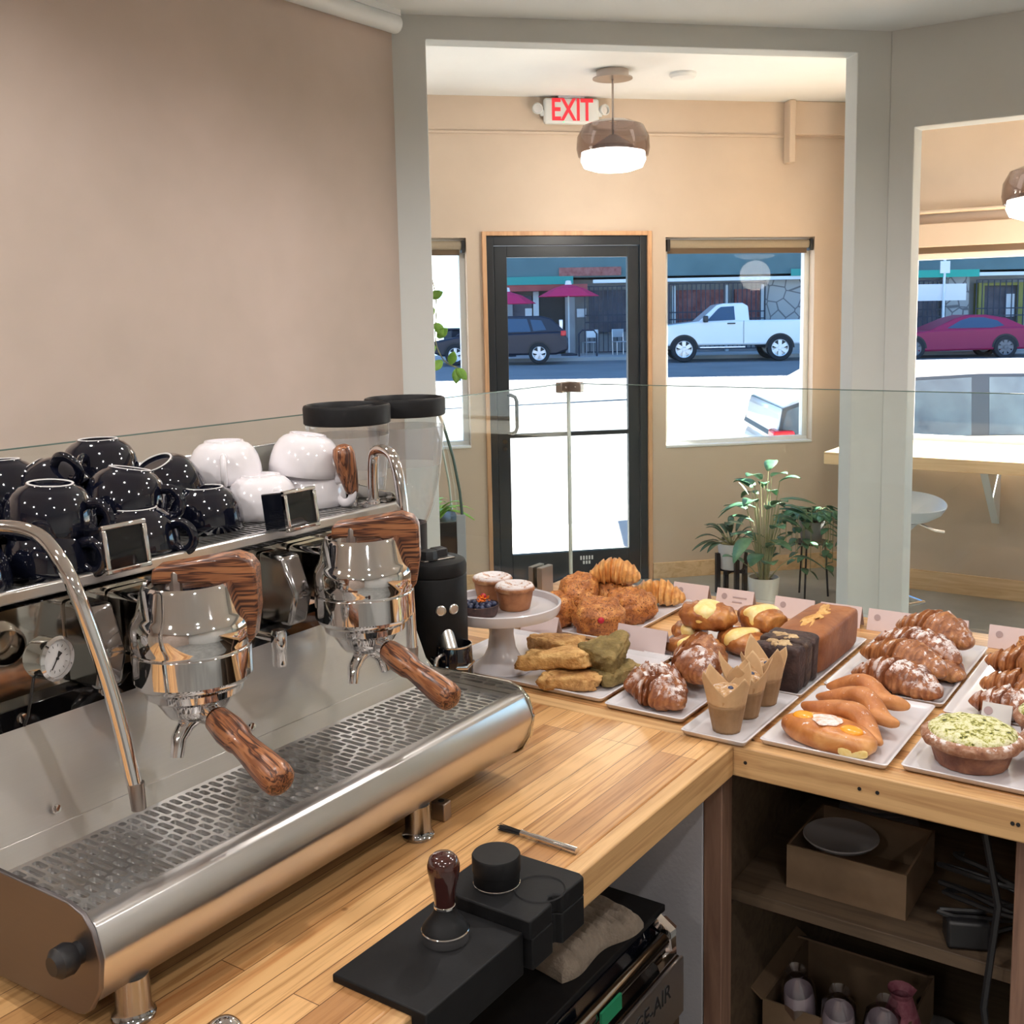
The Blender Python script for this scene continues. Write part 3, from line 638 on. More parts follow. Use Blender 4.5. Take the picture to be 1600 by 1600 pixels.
def cafe_chair(u, m, rz, lab):
    t = thing('patio_chair', lab, 'chair', MS @ Vector((u, m, .24)), ST+rz, 'aluminium chairs across the street')
    MB().box(-.22, .22, -.22, .22, .43, .46).build('seat', 'silver', t, bev=.01)
    for x in (-.2, .2):
        MB().tube([(x, .2, 0), (x, .2, .43)], .018, 6).build('leg', 'silver', t); MB().tube([(x, -.2, 0), (x, -.24, .88)], .018, 6).build('leg', 'silver', t)
    MB().box(-.22, .22, -.25, -.22, .60, .88).build('backrest', 'silver', t, bev=.01)
cafe_chair(.85, 38.0, .3, 'aluminium cafe chair across the street, left of the pair beside the grille')
cafe_chair(1.9, 38.0, -2.8, 'aluminium cafe chair across the street, right of the pair beside the grille')
t = thing('bike_rack', 'black hoop bike rack on the far pavement behind the dark car', 'bike rack', MS @ Vector((.75, 36.8, .24)), ST)
MB().tube([(-.3, 0, 0), (-.3, 0, .75), (-.2, 0, .88), (.2, 0, .88), (.3, 0, .75), (.3, 0, 0)], .03, 8).build('hoop', 'iron', t)
t = thing('trash_bin', 'dark wheeled bin on the far pavement seen through the narrow left window', 'bin', MS @ Vector((-3.9, 37.5, .24)), ST)
MB().lathe([(.26, .05), (.34, .95)], (0, 0, 0), 4, caps=True).build('bin_body', 'car_dark', t, bev=.03); MB().box(-.3, .3, -.3, .3, .95, 1.02).build('lid', 'car_dark', t, bev=.02)
for x in (-.2, .2): MB().cyl((x-.03, .2, .07), (x+.03, .2, .07), .07, n=12).build('wheel', 'black', t)
t = thing('street_sign', 'street name sign on a pale pole beyond the purple car', 'sign', MS @ Vector((12.65, 37, .24)), ST)
MB().tube([(0, 0, 0), (0, 0, 3.0)], .045, 10).build('pole', 'trim_white', t); MB().box(-.95, 1.15, -.02, .02, 2.42, 2.66).build('name_plate', 'street_green', t)
MB().box(-.16, .16, -.06, -.03, 2.55, 2.95).build('arrow_plate', 'trim_white', t); MB().box(-.85, .75, .04, .06, 1.65, 2.2).build('banner', 'paper_white', t)
def tree(u, m, h, r, label):
    t = thing('street_tree', label, 'tree', MS @ Vector((u, m, 0)), ST)
    MB().tube([(0, 0, -.2), (.1, 0, h*.5), (-.05, 0, h)], [.16, .12, .07], 8).build('trunk', 'brown_post', t)
    b = MB(); R = random.Random(4)
    for i in range(420):
        p = Vector((R.gauss(0, r*.45), R.gauss(0, r*.45), h+R.gauss(0, r*.28))); q = Matrix.Rotation(R.random()*6, 4, Vector((R.random(), R.random(), R.random())).normalized()); s = .16
        b.face(b.pts([p + q @ Vector(v) for v in ((-s, -s*.5, 0), (s, -s*.5, 0), (s*.9, s*.5, .03), (-s, s*.5, 0))]))
    b.build('crown', 'foliage', t, smooth=False)
tree(1.55, 22, 4.3, 1.15, 'street tree whose leaves show at the top of the window right of the door')

# ---------------------------------------------------------------- counters
def wb(mb, name, mat, parent, **k):
    """build geometry given in world coordinates under a placed thing"""
    m = Matrix.Identity(4); p = parent
    while p: m = p.matrix_basis @ m; p = p.parent
    bmesh.ops.transform(mb.b, matrix=m.inverted(), verts=mb.b.verts)
    return mb.build(name, mat, parent, **k)
Z = .91
t = thing('worktop', 'plank worktop of the coffee machine counter, running away from the viewer', 'worktop', (-1.1, .3, .855))
wb(MB().box(-1.62, -.75, -1.4, 1.688, .855, Z), 'top', 'wood_y', t, bev=.003)
wb(MB().box(-.75, -.722, -1.4, 1.688, .855, Z), 'edge_board', 'wood_edge_y', t, bev=.003)
t = thing('worktop', 'plank worktop of the pastry counter with small screw holes in its front edge', 'worktop', (0, 2.1, .855))
wb(MB().box(-1.62, 2.7, 1.73, 2.60, .855, Z), 'top', 'wood_x', t, bev=.003)
wb(MB().box(-1.62, 2.7, 1.689, 1.729, .855, Z), 'edge_board', 'wood_edge_x', t, bev=.003)
for x in (-.70, -.502, -.473, -.27, -.262):
    wb(MB().cyl((x, 1.6885, .884), (x, 1.6875, .884), .0032, n=10), 'screw_hole', 'black', t)
t = thing('partition_panel', 'grey painted partition panel under the counter corner', 'panel', (-1.2, 1.71, 0))
wb(MB().box(-1.58, -.785, 1.70, 1.73, .0, .855), 'board', 'partition', t, bev=.002)
t = thing('counter_post', 'dark brown wooden post beside the grey partition', 'post', (-.76, 1.72, 0))
wb(MB().box(-.784, -.748, 1.70, 1.745, 0, .855), 'upright', 'brown_post', t, bev=.002)
t = thing('counter_post', 'reddish wooden post under the pastry counter at the right', 'post', (-.24, 1.78, 0))
wb(MB().box(-.275, -.20, 1.76, 1.80, 0, .855), 'upright', 'brown_post', t, bev=.002)
t = thing('shelf_unit', 'dark wooden shelf unit under the pastry counter', 'shelf', (0, 2.2, 0))
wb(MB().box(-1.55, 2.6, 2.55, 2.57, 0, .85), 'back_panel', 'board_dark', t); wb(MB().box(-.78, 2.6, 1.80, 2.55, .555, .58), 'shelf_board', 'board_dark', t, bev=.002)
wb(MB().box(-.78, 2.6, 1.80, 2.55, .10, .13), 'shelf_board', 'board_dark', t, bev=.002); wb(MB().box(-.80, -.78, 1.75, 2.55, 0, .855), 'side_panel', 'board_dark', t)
# fridge below the machine counter
t = thing('undercounter_fridge', 'black undercounter fridge with steel handle rail and towel on its top', 'fridge', (-1.1, 1.1, 0))
wb(MB().box(-1.50, -.79, .40, 1.53, .06, .655), 'cabinet', 'dark_gloss', t, bev=.006)
wb(MB().box(-1.52, -.782, .38, 1.545, .656, .668), 'top_panel', 'matte_black', t, bev=.002)
dr = wb(MB().box(-.788, -.745, .40, 1.525, .10, .60), 'door', 'chrome_dark', t, bev=.004)
wb(MB().box(-.7449, -.738, .40, 1.525, .5, .60), 'badge_strip', 'steel', dr, bev=.002)
wb(MB().tube([(-.765, .42, .632), (-.765, 1.50, .632)], .013, 12), 'handle', 'chrome_dark', dr)
wb(MB().tube([(-.765, 1.46, .60), (-.765, 1.52, .60), (-.765, 1.52, .64), (-.785, 1.52, .65)], .016, 8), 'hinge', 'chrome', dr)
wb(MB().box(-.751, -.747, 1.27, 1.33, .615, .64), 'tape', 'green_tape', dr)
text_obj('brand_lettering', 'BEVERAGE-AIR', .040, 'black', dr, Vector((-.7375+1.1, 1.345-1.1, .566)), (rad(90), 0, rad(90)), .0006)
for x in (-1.45, -.85):
    for y in (.45, 1.48): wb(MB().cyl((x, y, 0), (x, y, .06), .02), 'foot', 'black', t)
# towel: folded slab with ribs, draped
tb = MB(); nx, ny = 46, 60; top = []; bot = []
for j in range(ny+1):
    v = j/ny; rowt = []; rowb = []
    for i in range(nx+1):
        u = i/nx
        x = -.085+.17*u; y = -.100+.20*v
        fold = .024 + .010*math.sin(v*3.0+u) + .006*abs(math.sin(v*PI*13 + .5*math.sin(u*5))) + .004*fbm((x, y, 0), 40)
        edge = min(1, 8*min(u, 1-u, v, 1-v)+.25); z = fold*edge**.6
        if v > .82: z += .010*math.sin((v-.82)/.18*PI)
        wv = .006*math.sin(v*9)*(u-.5)*2+.004*fbm((x, y, 2), 20)
        rowt.append((x+wv, y+.01*math.sin(u*2.2), z)); rowb.append((x+wv, y+.01*math.sin(u*2.2), .0))
    top.append(tb.pts(rowt)); bot.append(tb.pts(rowb))
tb.rings(top, False, False); tb.rings(bot, False, False)
for A, Bq in ((top[0], bot[0]), (top[-1], bot[-1]), ([r_[0] for r_ in top], [r_[0] for r_ in bot]), ([r_[-1] for r_ in top], [r_[-1] for r_ in bot])): tb.rings([A, Bq], False, False)
tag(tb.build('cleaning_towel', 'cloth', None, (-.882, 1.368, .669), (0, 0, -.16), angle=60), 'folded ribbed brown-grey towel lying on the black fridge top', 'towel')
# box of bagged cups, dishes and lids on the shelves
def carton(label, x, y, z, w, d, h, rz=0, open_=True):
    t = thing('cardboard_box', label, 'box', (x, y, z), rz); k = .004
    b = MB().box(-w/2, w/2, -d/2, d/2, 0, k).box(-w/2, w/2, -d/2, -d/2+k, k, h).box(-w/2, w/2, d/2-k, d/2, k, h).box(-w/2, -w/2+k, -d/2+k, d/2-k, k, h).box(w/2-k, w/2, -d/2+k, d/2-k, k, h)
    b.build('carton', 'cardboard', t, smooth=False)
    if open_:
        MB().box(-w/2, w/2, -.07, 0, -k, 0).build('flap', 'cardboard', t, (0, d/2, h), (-.5, 0, 0)); MB().box(-.06, 0, -d/2, d/2, -k, 0).build('flap', 'cardboard', t, (-w/2, 0, h), (0, .6, 0))
    return t
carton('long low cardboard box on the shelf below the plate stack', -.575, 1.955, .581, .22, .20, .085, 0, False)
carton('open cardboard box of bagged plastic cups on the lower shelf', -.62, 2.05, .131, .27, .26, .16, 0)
R = random.Random(5)
for i, (x, y) in enumerate([(-.69, 1.99), (-.62, 1.97), (-.56, 1.99)]):
    lab = ['plastic cup stack in clear wrap, leftmost in the open box', 'plastic cup stack in clear wrap, middle of the open box', 'plastic cup stack in clear wrap beside the pink mesh bag'][i]
    t = thing('cup_stack', lab, 'cups', (x, y, .137), 0, 'wrapped cup stacks in the open box')
    b = MB().lathe([(.026, 0)]+[(.030+.001*(k % 2), .01+.012*k) for k in range(14)]+[(.028, .19)], n=20); b.build('cup_stack_body', 'cup_plastic', t, rot=(.25, .1*i, 0))
    MB().lathe([(.03, 0), (.034, .05), (.036, .12), (.033, .20), (.012, .225), (.02, .24)], n=12, fn=lambda q, z: 1+.12*fbm((q, z*20, 1), 1.4)).build('wrap', 'bag', t, rot=(.25, .1*i, 0))
tag(MB().lathe([(.02, 0), (.035, .04), (.038, .13), (.02, .19), (.028, .205)], n=14, fn=lambda q, z: 1+.2*fbm((q, z*14, 3), 1.6)).build('mesh_bag', 'red_mesh', None, (-.51, 2.02, .137)), 'pink-red mesh bag standing in the open cardboard box', 'bag')
b = MB(); PROF = [(0, 0), (.035, 0), (.075, .012), (.078, .014), (.074, .015), (.035, .004), (0, .004)]
pl = MB().lathe(PROF, n=36).build('stacked_plate', 'stone_dish', None, (-.60, 2.145, .583))
tag(pl, 'pale plate, lowest of the stack on the dark shelf', 'plate', 'plate stack on the dark shelf')
for k in range(1, 8):
    copy_tree(pl, None, (-.60+.002*(k % 3), 2.145, .583+.010*k), label='pale plate, %s from the bottom of the stack on the dark shelf' % ['', 'second', 'third', 'fourth', 'fifth', 'sixth', 'seventh'][k] if k < 7 else 'pale plate on top of the stack on the dark shelf')
tag(MB().lathe([(0, 0), (.062, 0), (.070, .008), (.068, .010), (.058, .004), (0, .004)], n=40).build('round_tray', 'stone_dish', None, (-.605, 1.925, .667), (.02, 0, 0)), 'round grey lid lying on the long low cardboard box', 'lid')
for i, (x, y) in enumerate([(-.44, 2.0), (-.36, 2.12), (-.37, 1.93), (-.30, 2.02), (-.47, 2.15)]):
    o = MB().lathe([(.035, 0), (.045, .055), (.048, .058), (.043, .066), (.03, .070), (0, .068)], n=28).build('lidded_tub', 'stone_dish', None, (x, y, .131))
    tag(o, 'small grey lidded tub on the lower shelf, ' + ['nearest the open cardboard box', 'at the back right of the group', 'at the front middle of the group', 'rightmost near the reddish post', 'at the back left of the group'][i], 'tub', 'lidded tubs on the lower shelf')
cb = MB(); pts = []
for i in range(70):
    a = i*.42; pts.append((-.34+.06*math.cos(a)*(1+.3*math.sin(i)), 1.86+.04*math.sin(a*.7), .62+.028*math.sin(a*.31)+.08*(i/70)))
cb.tube(pts, .0045, 6); cb.tube([(-.33, 1.78, .84), (-.30, 1.775, .70), (-.315, 1.77, .52), (-.29, 1.775, .35)], .006, 6)
tag(wb(cb, 'power_cable', 'black', None), 'tangled black cables hanging beside the reddish post under the counter', 'cable')
t = thing('power_adapter', 'black power adapter block among the cables on the shelf', 'adapter', (-.36, 1.84, .582), .4)
MB().box(-.035, .035, -.025, .025, 0, .05).build('housing', 'black', t, bev=.006); MB().tube([(.035, 0, .02), (.08, .01, .03), (.12, .03, .005)], .004, 6).build('lead', 'black', t)

# ---------------------------------------------------------------- glass guard on the worktops
GX, GY, GZ = -1.59, 2.555, 1.471
t = thing('glass_guard', 'frameless glass guard behind the coffee machine', 'glass screen', (GX, 1, Z))
wb(MB().box(GX-.004, GX+.004, -1.3, GY-.006, Z+.02, GZ-.002), 'pane', 'guard_glass', t)
wb(MB().box(GX-.004, GX+.004, -1.3, GY-.006, GZ-.002, GZ), 'top_edge', 'glass_edge', t); wb(MB().box(GX-.002, GX+.002, GY-.006, GY-.004, Z+.02, GZ), 'end_edge', 'glass_edge_light', t)
t = thing('glass_guard', 'frameless glass guard behind the pastries', 'glass screen', (1, GY, Z))
wb(MB().box(GX+.004, 2.6, GY-.004, GY+.004, Z+.02, GZ-.002), 'pane', 'guard_glass', t)
wb(MB().box(GX+.004, 2.6, GY-.004, GY+.004, GZ-.002, GZ), 'top_edge', 'glass_edge', t); wb(MB().box(GX+.001, GX+.004, GY-.004, GY+.004, Z+.02, GZ), 'end_edge', 'glass_edge_light', t)
t = thing('glass_clip', 'dark metal corner clip joining the two glass guards at the top', 'clip', (GX, GY, GZ-.03))
wb(MB().box(GX-.010, GX+.010, GY-.05, GY+.010, GZ-.024, GZ+.004).box(GX-.010, GX+.045, GY-.010, GY+.010, GZ-.024, GZ+.004), 'clip_body', 'nickel', t, bev=.002)
for q in ((GX+.011, GY-.03, GZ-.01), (GX+.03, GY-.011, GZ-.01)): wb(MB().sph(q, .003, 8), 'screw', 'chrome', t)
def clamp(x, y, rz, lab):
    t = thing('glass_clamp', lab, 'clamp', (x, y, Z), rz, 'clamps holding the glass guards')
    MB().box(-.028, .028, -.022, -.006, 0, .075).box(-.028, .028, .006, .022, 0, .075).box(-.028, .028, -.006, .006, 0, .02).build('jaw', 'nickel', t, bev=.0015)
clamp(GX, 2.40, rad(90), 'metal glass clamp near the guard corner behind the muffin stand'); clamp(GX, 1.4, rad(90), 'metal glass clamp behind the bean grinders')
clamp(.6, GY, 0, 'metal glass clamp behind the pastries at the far right')

# ---------------------------------------------------------------- espresso machine
Y0, Y1 = .605, 1.39
em = thing('espresso_machine', 'two-group polished steel espresso machine with zebra wood handles', 'coffee machine', (-1.2, 1.0, Z))
prof = [(-1.15, 1.066), (-.990, 1.068), (-.965, 1.062), (-.950, 1.048), (-.940, 1.018), (-.945, .985), (-.962, .957), (-.975, .948), (-.99, .944), (-1.15, .936), (-1.46, .932), (-1.49, .96), (-1.49, 1.34), (-1.46, 1.42), (-1.42, 1.41), (-1.30, 1.36), (-1.235, 1.352), (-1.21, 1.33), (-1.215, 1.20), (-1.19, 1.10)]
wb(MB().prism(prof, 'y', Y0-.006, Y0), 'side_panel', 'steel_side', em, bev=.0015)
wb(MB().prism(prof, 'y', Y1, Y1+.006), 'side_panel', 'mirror', em, bev=.0015)
# drip tray body: front lip with brushed faces
wb(MB().prism([(-1.15, 1.03), (-1.145, 1.042), (-1.0, 1.042), (-.975, 1.052), (-.959, 1.053), (-.954, 1.050), (-.942, 1.020), (-.942, 1.012), (-.953, .982), (-.966, .960), (-.98, .953), (-1.46, .95), (-1.46, 1.03)], 'y', Y0, Y1), 'tray_body', 'steel', em, bev=.002)
# the perforated tray with its rows of slots: really a plate with holes
tx0, tx1 = -1.138, -.985
def slotplate():
    b = MB(); zt, zb = 1.0475, 1.0445
    cols = 60; pitch = (Y1-Y0-.03)/cols; R = random.Random(2)
    def slot(yc, xa, xb, w):
        n = 4; r = min(w/2, (xb-xa)/2-.0001); P = []
        for i in range(n+1): q = -PI/2+PI/2*i/n; P.append((xb-r+r*math.cos(q), yc-w/2+r+r*math.sin(q)))
        for i in range(n+1): q = PI/2*i/n; P.append((xb-r+r*math.cos(q), yc+w/2-r+r*math.sin(q)))
        for i in range(n+1): q = PI/2+PI/2*i/n; P.append((xa+r+r*math.cos(q), yc+w/2-r+r*math.sin(q)))
        for i in range(n+1): q = PI+PI/2*i/n; P.append((xa+r+r*math.cos(q), yc-w/2+r+r*math.sin(q)))
        return P
    def cell(x0, x1, y0, y1, hole):
        out = [(x1, (y0+y1)/2), (x1, y1), ((x0+x1)/2, y1), (x0, y1), (x0, y0), ((x0+x1)/2, y0), (x1, y0)]
        n = len(hole); c = ((x0+x1)/2, (y0+y1)/2)
        # ring of outer points matched by angle to the hole points
        O = []
        for hx, hy in hole:
            dx, dy = hx-c[0], hy-c[1]
            k = min(((x1-x0)/2)/abs(dx) if abs(dx) > 1e-9 else 1e9, ((y1-y0)/2)/abs(dy) if abs(dy) > 1e-9 else 1e9)
            O.append((c[0]+dx*k, c[1]+dy*k))
        for z in (zt,):
            ho = b.pts([(x, y, z) for x, y in O]); hi = b.pts([(x, y, z) for x, y in hole]); lo = b.pts([(x, y, zb-.003) for x, y in hole])
            b.rings([ho, hi, lo], caps=False)
        # corners left over by the radial match
        for cx_, cy_ in ((x0, y0), (x0, y1), (x1, y0), (x1, y1)):
            near = sorted(range(n), key=lambda i: (O[i][0]-cx_)**2+(O[i][1]-cy_)**2)
            a = [p for p in O if abs(p[0]-cx_) < 1e-7]; bb = [p for p in O if abs(p[1]-cy_) < 1e-7]
            if a and bb:
                pa = min(a, key=lambda p: abs(p[1]-cy_)); pb = min(bb, key=lambda p: abs(p[0]-cx_))
                if pa != pb and (abs(pa[1]-cy_) > 1e-7 or abs(pb[0]-cx_) > 1e-7): b.face(b.pts([(cx_, cy_, zt), (pa[0], pa[1], zt), (pb[0], pb[1], zt)]))
    for c in range(cols):
        y = Y0+.015+pitch*c
        m = 9*(abs(((c+3) % 12)-6)/6.0)
        off = .010*math.sin(c*.52)
        cuts = [tx0, -1.112+off, -1.088+off, -1.060+off, -1.034+off, -1.010+off*.5, tx1]
        if c % 3 == 1: cuts = [tx0, -1.100+off, -1.070+off, -1.046+off, -1.016+off*.6, tx1]
        if c % 3 == 2: cuts = [tx0, -1.118+off, -1.096+off, -1.048+off, -1.022+off, tx1]
        for x0, x1 in zip(cuts, cuts[1:]): cell(x0, x1, y, y+pitch, slot(y+pitch/2, x0+.0018, x1-.0018, pitch-.0036))
    b.box(tx0-.006, tx1+.010, Y0+.001, Y0+.015, zb, zt).box(tx0-.006, tx1+.010, Y1-.015, Y1-.001, zb, zt).box(tx0-.006, tx0, Y0+.015, Y1-.015, zb, zt).box(tx1, tx1+.010, Y0+.015, Y1-.015, zb, zt)
    return b
wb(slotplate(), 'drip_grate', 'inox', em, smooth=False)
wb(MB().box(tx0, tx1, Y0+.01, Y1-.01, 1.0421, 1.0425), 'drip_pan', 'chrome_dark', em)
wb(MB().tube([(-1.148, Y0, 1.048), (-1.148, Y1, 1.048)], .004, 8), 'tray_rail', 'steel', em)
# backsplash of two brushed sheets
wb(MB().prism([(-1.146, 1.045), (-1.150, 1.045), (-1.208, 1.182), (-1.203, 1.183)], 'y', Y0, Y1), 'backsplash', 'steel', em)
wb(MB().prism([(-1.143, 1.046), (-1.147, 1.046), (-1.157, 1.070), (-1.1535, 1.071)], 'y', Y0, Y1), 'backsplash_lower', 'steel', em, bev=.0008)
for y in (.697, 1.306, 1.0): wb(MB().lathe([(.006, 0), (.005, .002), (0, .0025)], (-1.158, y, 1.088), 12, Matrix.Rotation(rad(70), 4, 'Y')), 'screw', 'chrome', em)
# dark rail and mirror panel behind the groups
wb(MB().box(-1.222, -1.203, Y0, Y1, 1.180, 1.208), 'rail_bar', 'screen', em, bev=.001)
for y in (.69, .80, 1.30): wb(MB().lathe([(.007, 0), (.006, .003), (0, .004)], (-1.203, y, 1.194), 12, Matrix.Rotation(rad(90), 4, 'Y')), 'screw', 'chrome', em)
wb(MB().box(-1.232, -1.221, Y0, Y1, 1.205, 1.3255), 'mirror_panel', 'mirror', em)
wb(MB().box(-1.46, -1.236, Y0, Y1, .95, 1.325), 'boiler_housing', 'steel', em)
# cup tray: perforated grid in a bright frame
b = MB().box(-1.212, -1.200, Y0, Y1, 1.334, 1.350).box(-1.475, -1.465, Y0, Y1, 1.326, 1.44)
wb(b, 'cup_rail', 'inox', em, bev=.003)
b = MB(); n = 64
for i in range(n+1):
    y = Y0+.004+(Y1-Y0-.012)*i/n; b.box(-1.46, -1.214, y, y+.0052, 1.338, 1.343)
for x in (-1.465, -1.42, -1.375, -1.33, -1.285, -1.24, -1.218): b.box(x, x+.006, Y0, Y1, 1.336, 1.3428)
wb(b, 'cup_tray', 'inox', em, smooth=False)
wb(MB().box(-1.46, -1.212, Y0, Y1, 1.3255, 1.327), 'tray_floor', 'screen', em)
wb(MB().prism([(-1.475, 1.335), (-1.475, 1.44), (-1.455, 1.44), (-1.30, 1.37), (-1.22, 1.362), (-1.20, 1.345), (-1.20, 1.325)], 'y', Y1-.003, Y1+.003), 'tray_wing', 'mirror', em)
for x, y in ((-.979, .66), (-.979, 1.143), (-1.42, .66), (-1.42, 1.33)):
    wb(MB().lathe([(.023, Z), (.0235, Z+.004), (.0215, Z+.006), (.019, Z+.012), (.0185, Z+.05), (0, Z+.05)], (x, y, 0), 28).lathe([(.0, Z), (.023, Z)], (x, y, 0), 28), 'foot', 'chrome_dark', em)
wb(MB().tube([(-.975, .605, 1.018), (-.975, .585, 1.018)], [.012, .012], 16).lathe([(.014, 0), (.017, .006), (.016, .018), (.010, .024), (0, .024)], (-.975, .592, 1.018), 20, Matrix.Rotation(rad(90), 4, 'X')), 'side_knob', 'black', em)
# square display modules on the rail
for y in (.832, 1.136):
    md = Matrix.Translation((-1.184, y, 1.378)) @ Matrix.Rotation(rad(-8), 4, 'Y')
    d = wb(MB().box(-.048, .0, -.030, .030, -.029, .029, md), 'display_module', 'dark_gloss', em, bev=.002)
    fr = MB().box(-.002, .006, -.0325, .0325, .025, .031, md).box(-.002, .006, -.0325, .0325, -.031, -.025, md).box(-.002, .006, -.0325, -.0265, -.025, .025, md).box(-.002, .006, .0265, .0325, -.025, .025, md)
    wb(fr, 'display_frame', 'chrome', d, bev=.0015); wb(MB().box(0, .002, -.027, .027, -.025, .025, md), 'display_glass', 'screen', d)
# pressure gauge
gq = (-1.165, .712, 1.268); mg = Matrix.Translation(gq) @ Matrix.Rotation(rad(90), 4, 'Y') @ Matrix.Rotation(rad(-14), 4, 'X') @ Matrix.Scale(1.14, 4)
g = wb(MB().lathe([(.019, -.022), (.0225, -.016), (.0225, .003), (.0235, .006), (.0205, .0085), (.0195, .004), (0, .004)], (0, 0, 0), 36, mg), 'pressure_gauge', 'chrome', em)
wb(MB().lathe([(.0194, .0042), (0, .0046)], (0, 0, 0), 32, mg), 'gauge_face', 'gauge_face', g)
nd = MB()
qa = rad(-35)
mr = mg @ Matrix.Rotation(rad(-40), 4, 'Z')
nd.box(-.001, .013, -.0005, .0005, .0052, .0058, mr).prism([(-.0015, -.0006), (-.0075, -.0028), (-.0075, .0028), (-.0015, .0006)], 'z', .0052, .0058, mr).lathe([(.0016, .0052), (.0014, .0066), (0, .0068)], (0, 0, 0), 12, mg)
for i in range(11):
    mk = mg @ Matrix.Rotation(rad(-45+27*i), 4, 'Z'); nd.box(.0125, .0152, -.0002, .0002, .0048, .0051, mk)
wb(nd, 'gauge_needle', 'black', g)
wb(MB().tube([(-1.172, .69, 1.25), (-1.19, .69, 1.20), (-1.2, .69, 1.185)], .0018, 8), 'gauge_pipe', 'black', g)
for y in (.860, 1.178):
    gx = -1.10
    gh = wb(MB().lathe([(.050, 1.190), (.060, 1.196), (.062, 1.205), (.0705, 1.212), (.0715, 1.215), (.0725, 1.2165), (.0735, 1.218), (.0735, 1.2525), (.0725, 1.254), (.0722, 1.258), (.0740, 1.262), (.0742, 1.282), (.0725, 1.290), (.0685, 1.297), (.0655, 1.302), (.0575, 1.333), (.054, 1.338), (.050, 1.337), (.049, 1.328), (0, 1.326)], (gx, y, 0), 64), 'group_head', 'chrome', em, angle=30)
    wb(MB().box(-1.225, gx-.03, y-.036, y+.036, 1.235, 1.318), 'group_neck', 'chrome', gh, bev=.008)
    for sg in (-1, 1):
        wb(MB().prism([(-1.222, 1.212), (-1.222, 1.318), (-1.17, 1.316), (-1.145, 1.26), (-1.16, 1.212)], 'y', y+sg*.078-.018, y+sg*.078+.018), 'group_body', 'chrome_dark', gh, bev=.006)
    wb(MB().lathe([(.034, 1.178), (.044, 1.180), (.050, 1.1905)], (gx, y, 0), 36), 'group_collar', 'chrome', gh)
    wb(MB().lathe([(.008, 1.326), (.008, 1.347), (.0065, 1.350), (0, 1.350)], (gx-.014, y-.008, 0), 6), 'pivot_bolt', 'nickel', gh)
    # wooden paddle
    pd = [(-.046, 1.335), (-.044, 1.352), (-.038, 1.356), (.060, 1.370), (.076, 1.364), (.085, 1.352), (.0855, 1.300), (.079, 1.262), (.072, 1.254), (.060, 1.252), (.052, 1.262), (.046, 1.300), (.038, 1.322), (.026, 1.334)]
    MB().prism([(a_, b_-1.3) for a_, b_ in pd], 'y', -.004, .032).build('wooden_paddle', 'zebra_p', gh, Vector((gx, y, 1.3))-em.location, (0, 0, rad(36)), bev=.004, seg=3)
    # portafilter
    hb_ = Vector((gx, y, 1.178))
    pf = wb(MB().lathe([(.0, 1.160), (.020, 1.160), (.034, 1.166), (.040, 1.174), (.041, 1.180), (.0, 1.180)], (gx, y, 0), 36), 'portafilter', 'chrome', em)
    e0 = hb_ + Vector((.030, -.008, .0)); e1 = hb_ + Vector((.056, -.014, -.004)); e2 = hb_ + Vector((.196, -.038, -.048))
    wb(MB().tube([e0, e1], [.012, .0145], 16), 'neck', 'chrome', pf)
    L_ = (e2-e1).length; q = (e2-e1).to_track_quat('X', 'Z')
    loc_ = Vector(e1) - em.location
    hd = MB(); sec = [(0, .0135), (.02, .0168), (.20, .0195), (.33, .0185), (.40, .0155), (.50, .0162), (.75, .0195), (.90, .0205), (.96, .0190), (.99, .0140), (1, .009)]
    hd.tube([(a*L_, 0, 0) for a, r_ in sec], [r_ for a, r_ in sec], 20)
    o = hd.build('wooden_handle', 'zebra', pf, angle=70); o.location = loc_; o.rotation_euler = q.to_euler()
    # double spout
    sp = MB()
    for sgn in (-1, 1):
        P = [(gx+.002, y, 1.164), (gx, y+sgn*.016, 1.155), (gx+.002, y+sgn*.030, 1.142), (gx+.004, y+sgn*.036, 1.120)]
        sp.tube(P, [.011, .0105, .0095, .008], 12)
    wb(sp, 'spout', 'chrome', pf)
def wand(pts, name, n=40):
    P = [Vector(p) for p in pts]; out = []
    for i in range(len(P)-1):
        p0, p1, p2, p3 = P[max(i-1, 0)], P[i], P[i+1], P[min(i+2, len(P)-1)]
        for k in range(8):
            t_ = k/8; out.append(.5*((2*p1)+(p2-p0)*t_+(2*p0-5*p1+4*p2-p3)*t_*t_+(3*p1-p0-3*p2+p3)*t_**3))
    out.append(P[-1]); return out
wl = [(-1.235, .655, 1.345), (-1.235, .655, 1.395), (-1.215, .675, 1.425), (-1.16, .697, 1.422), (-1.115, .70, 1.392), (-1.088, .705, 1.34), (-1.072, .725, 1.23), (-1.055, .735, 1.115)]
o = wb(MB().tube(wand(wl, ''), .0086, 14), 'steam_wand', 'chrome', em)
wb(MB().tube([(-1.0555, .7347, 1.13), (-1.054, .7357, 1.098)], [.0098, .0085], 14), 'steam_tip', 'nickel', o)
wr_ = [(-1.235, 1.355, 1.345), (-1.235, 1.355, 1.40), (-1.225, 1.352, 1.437), (-1.185, 1.345, 1.437), (-1.165, 1.34, 1.40), (-1.152, 1.335, 1.33), (-1.142, 1.33, 1.2), (-1.135, 1.325, 1.11)]
o = wb(MB().tube(wand(wr_, ''), .0092, 14), 'steam_wand', 'chrome', em)
wb(MB().tube([(-1.1355, 1.3255, 1.12), (-1.1345, 1.3245, 1.09)], [.0105, .009], 14), 'steam_tip', 'nickel', o)
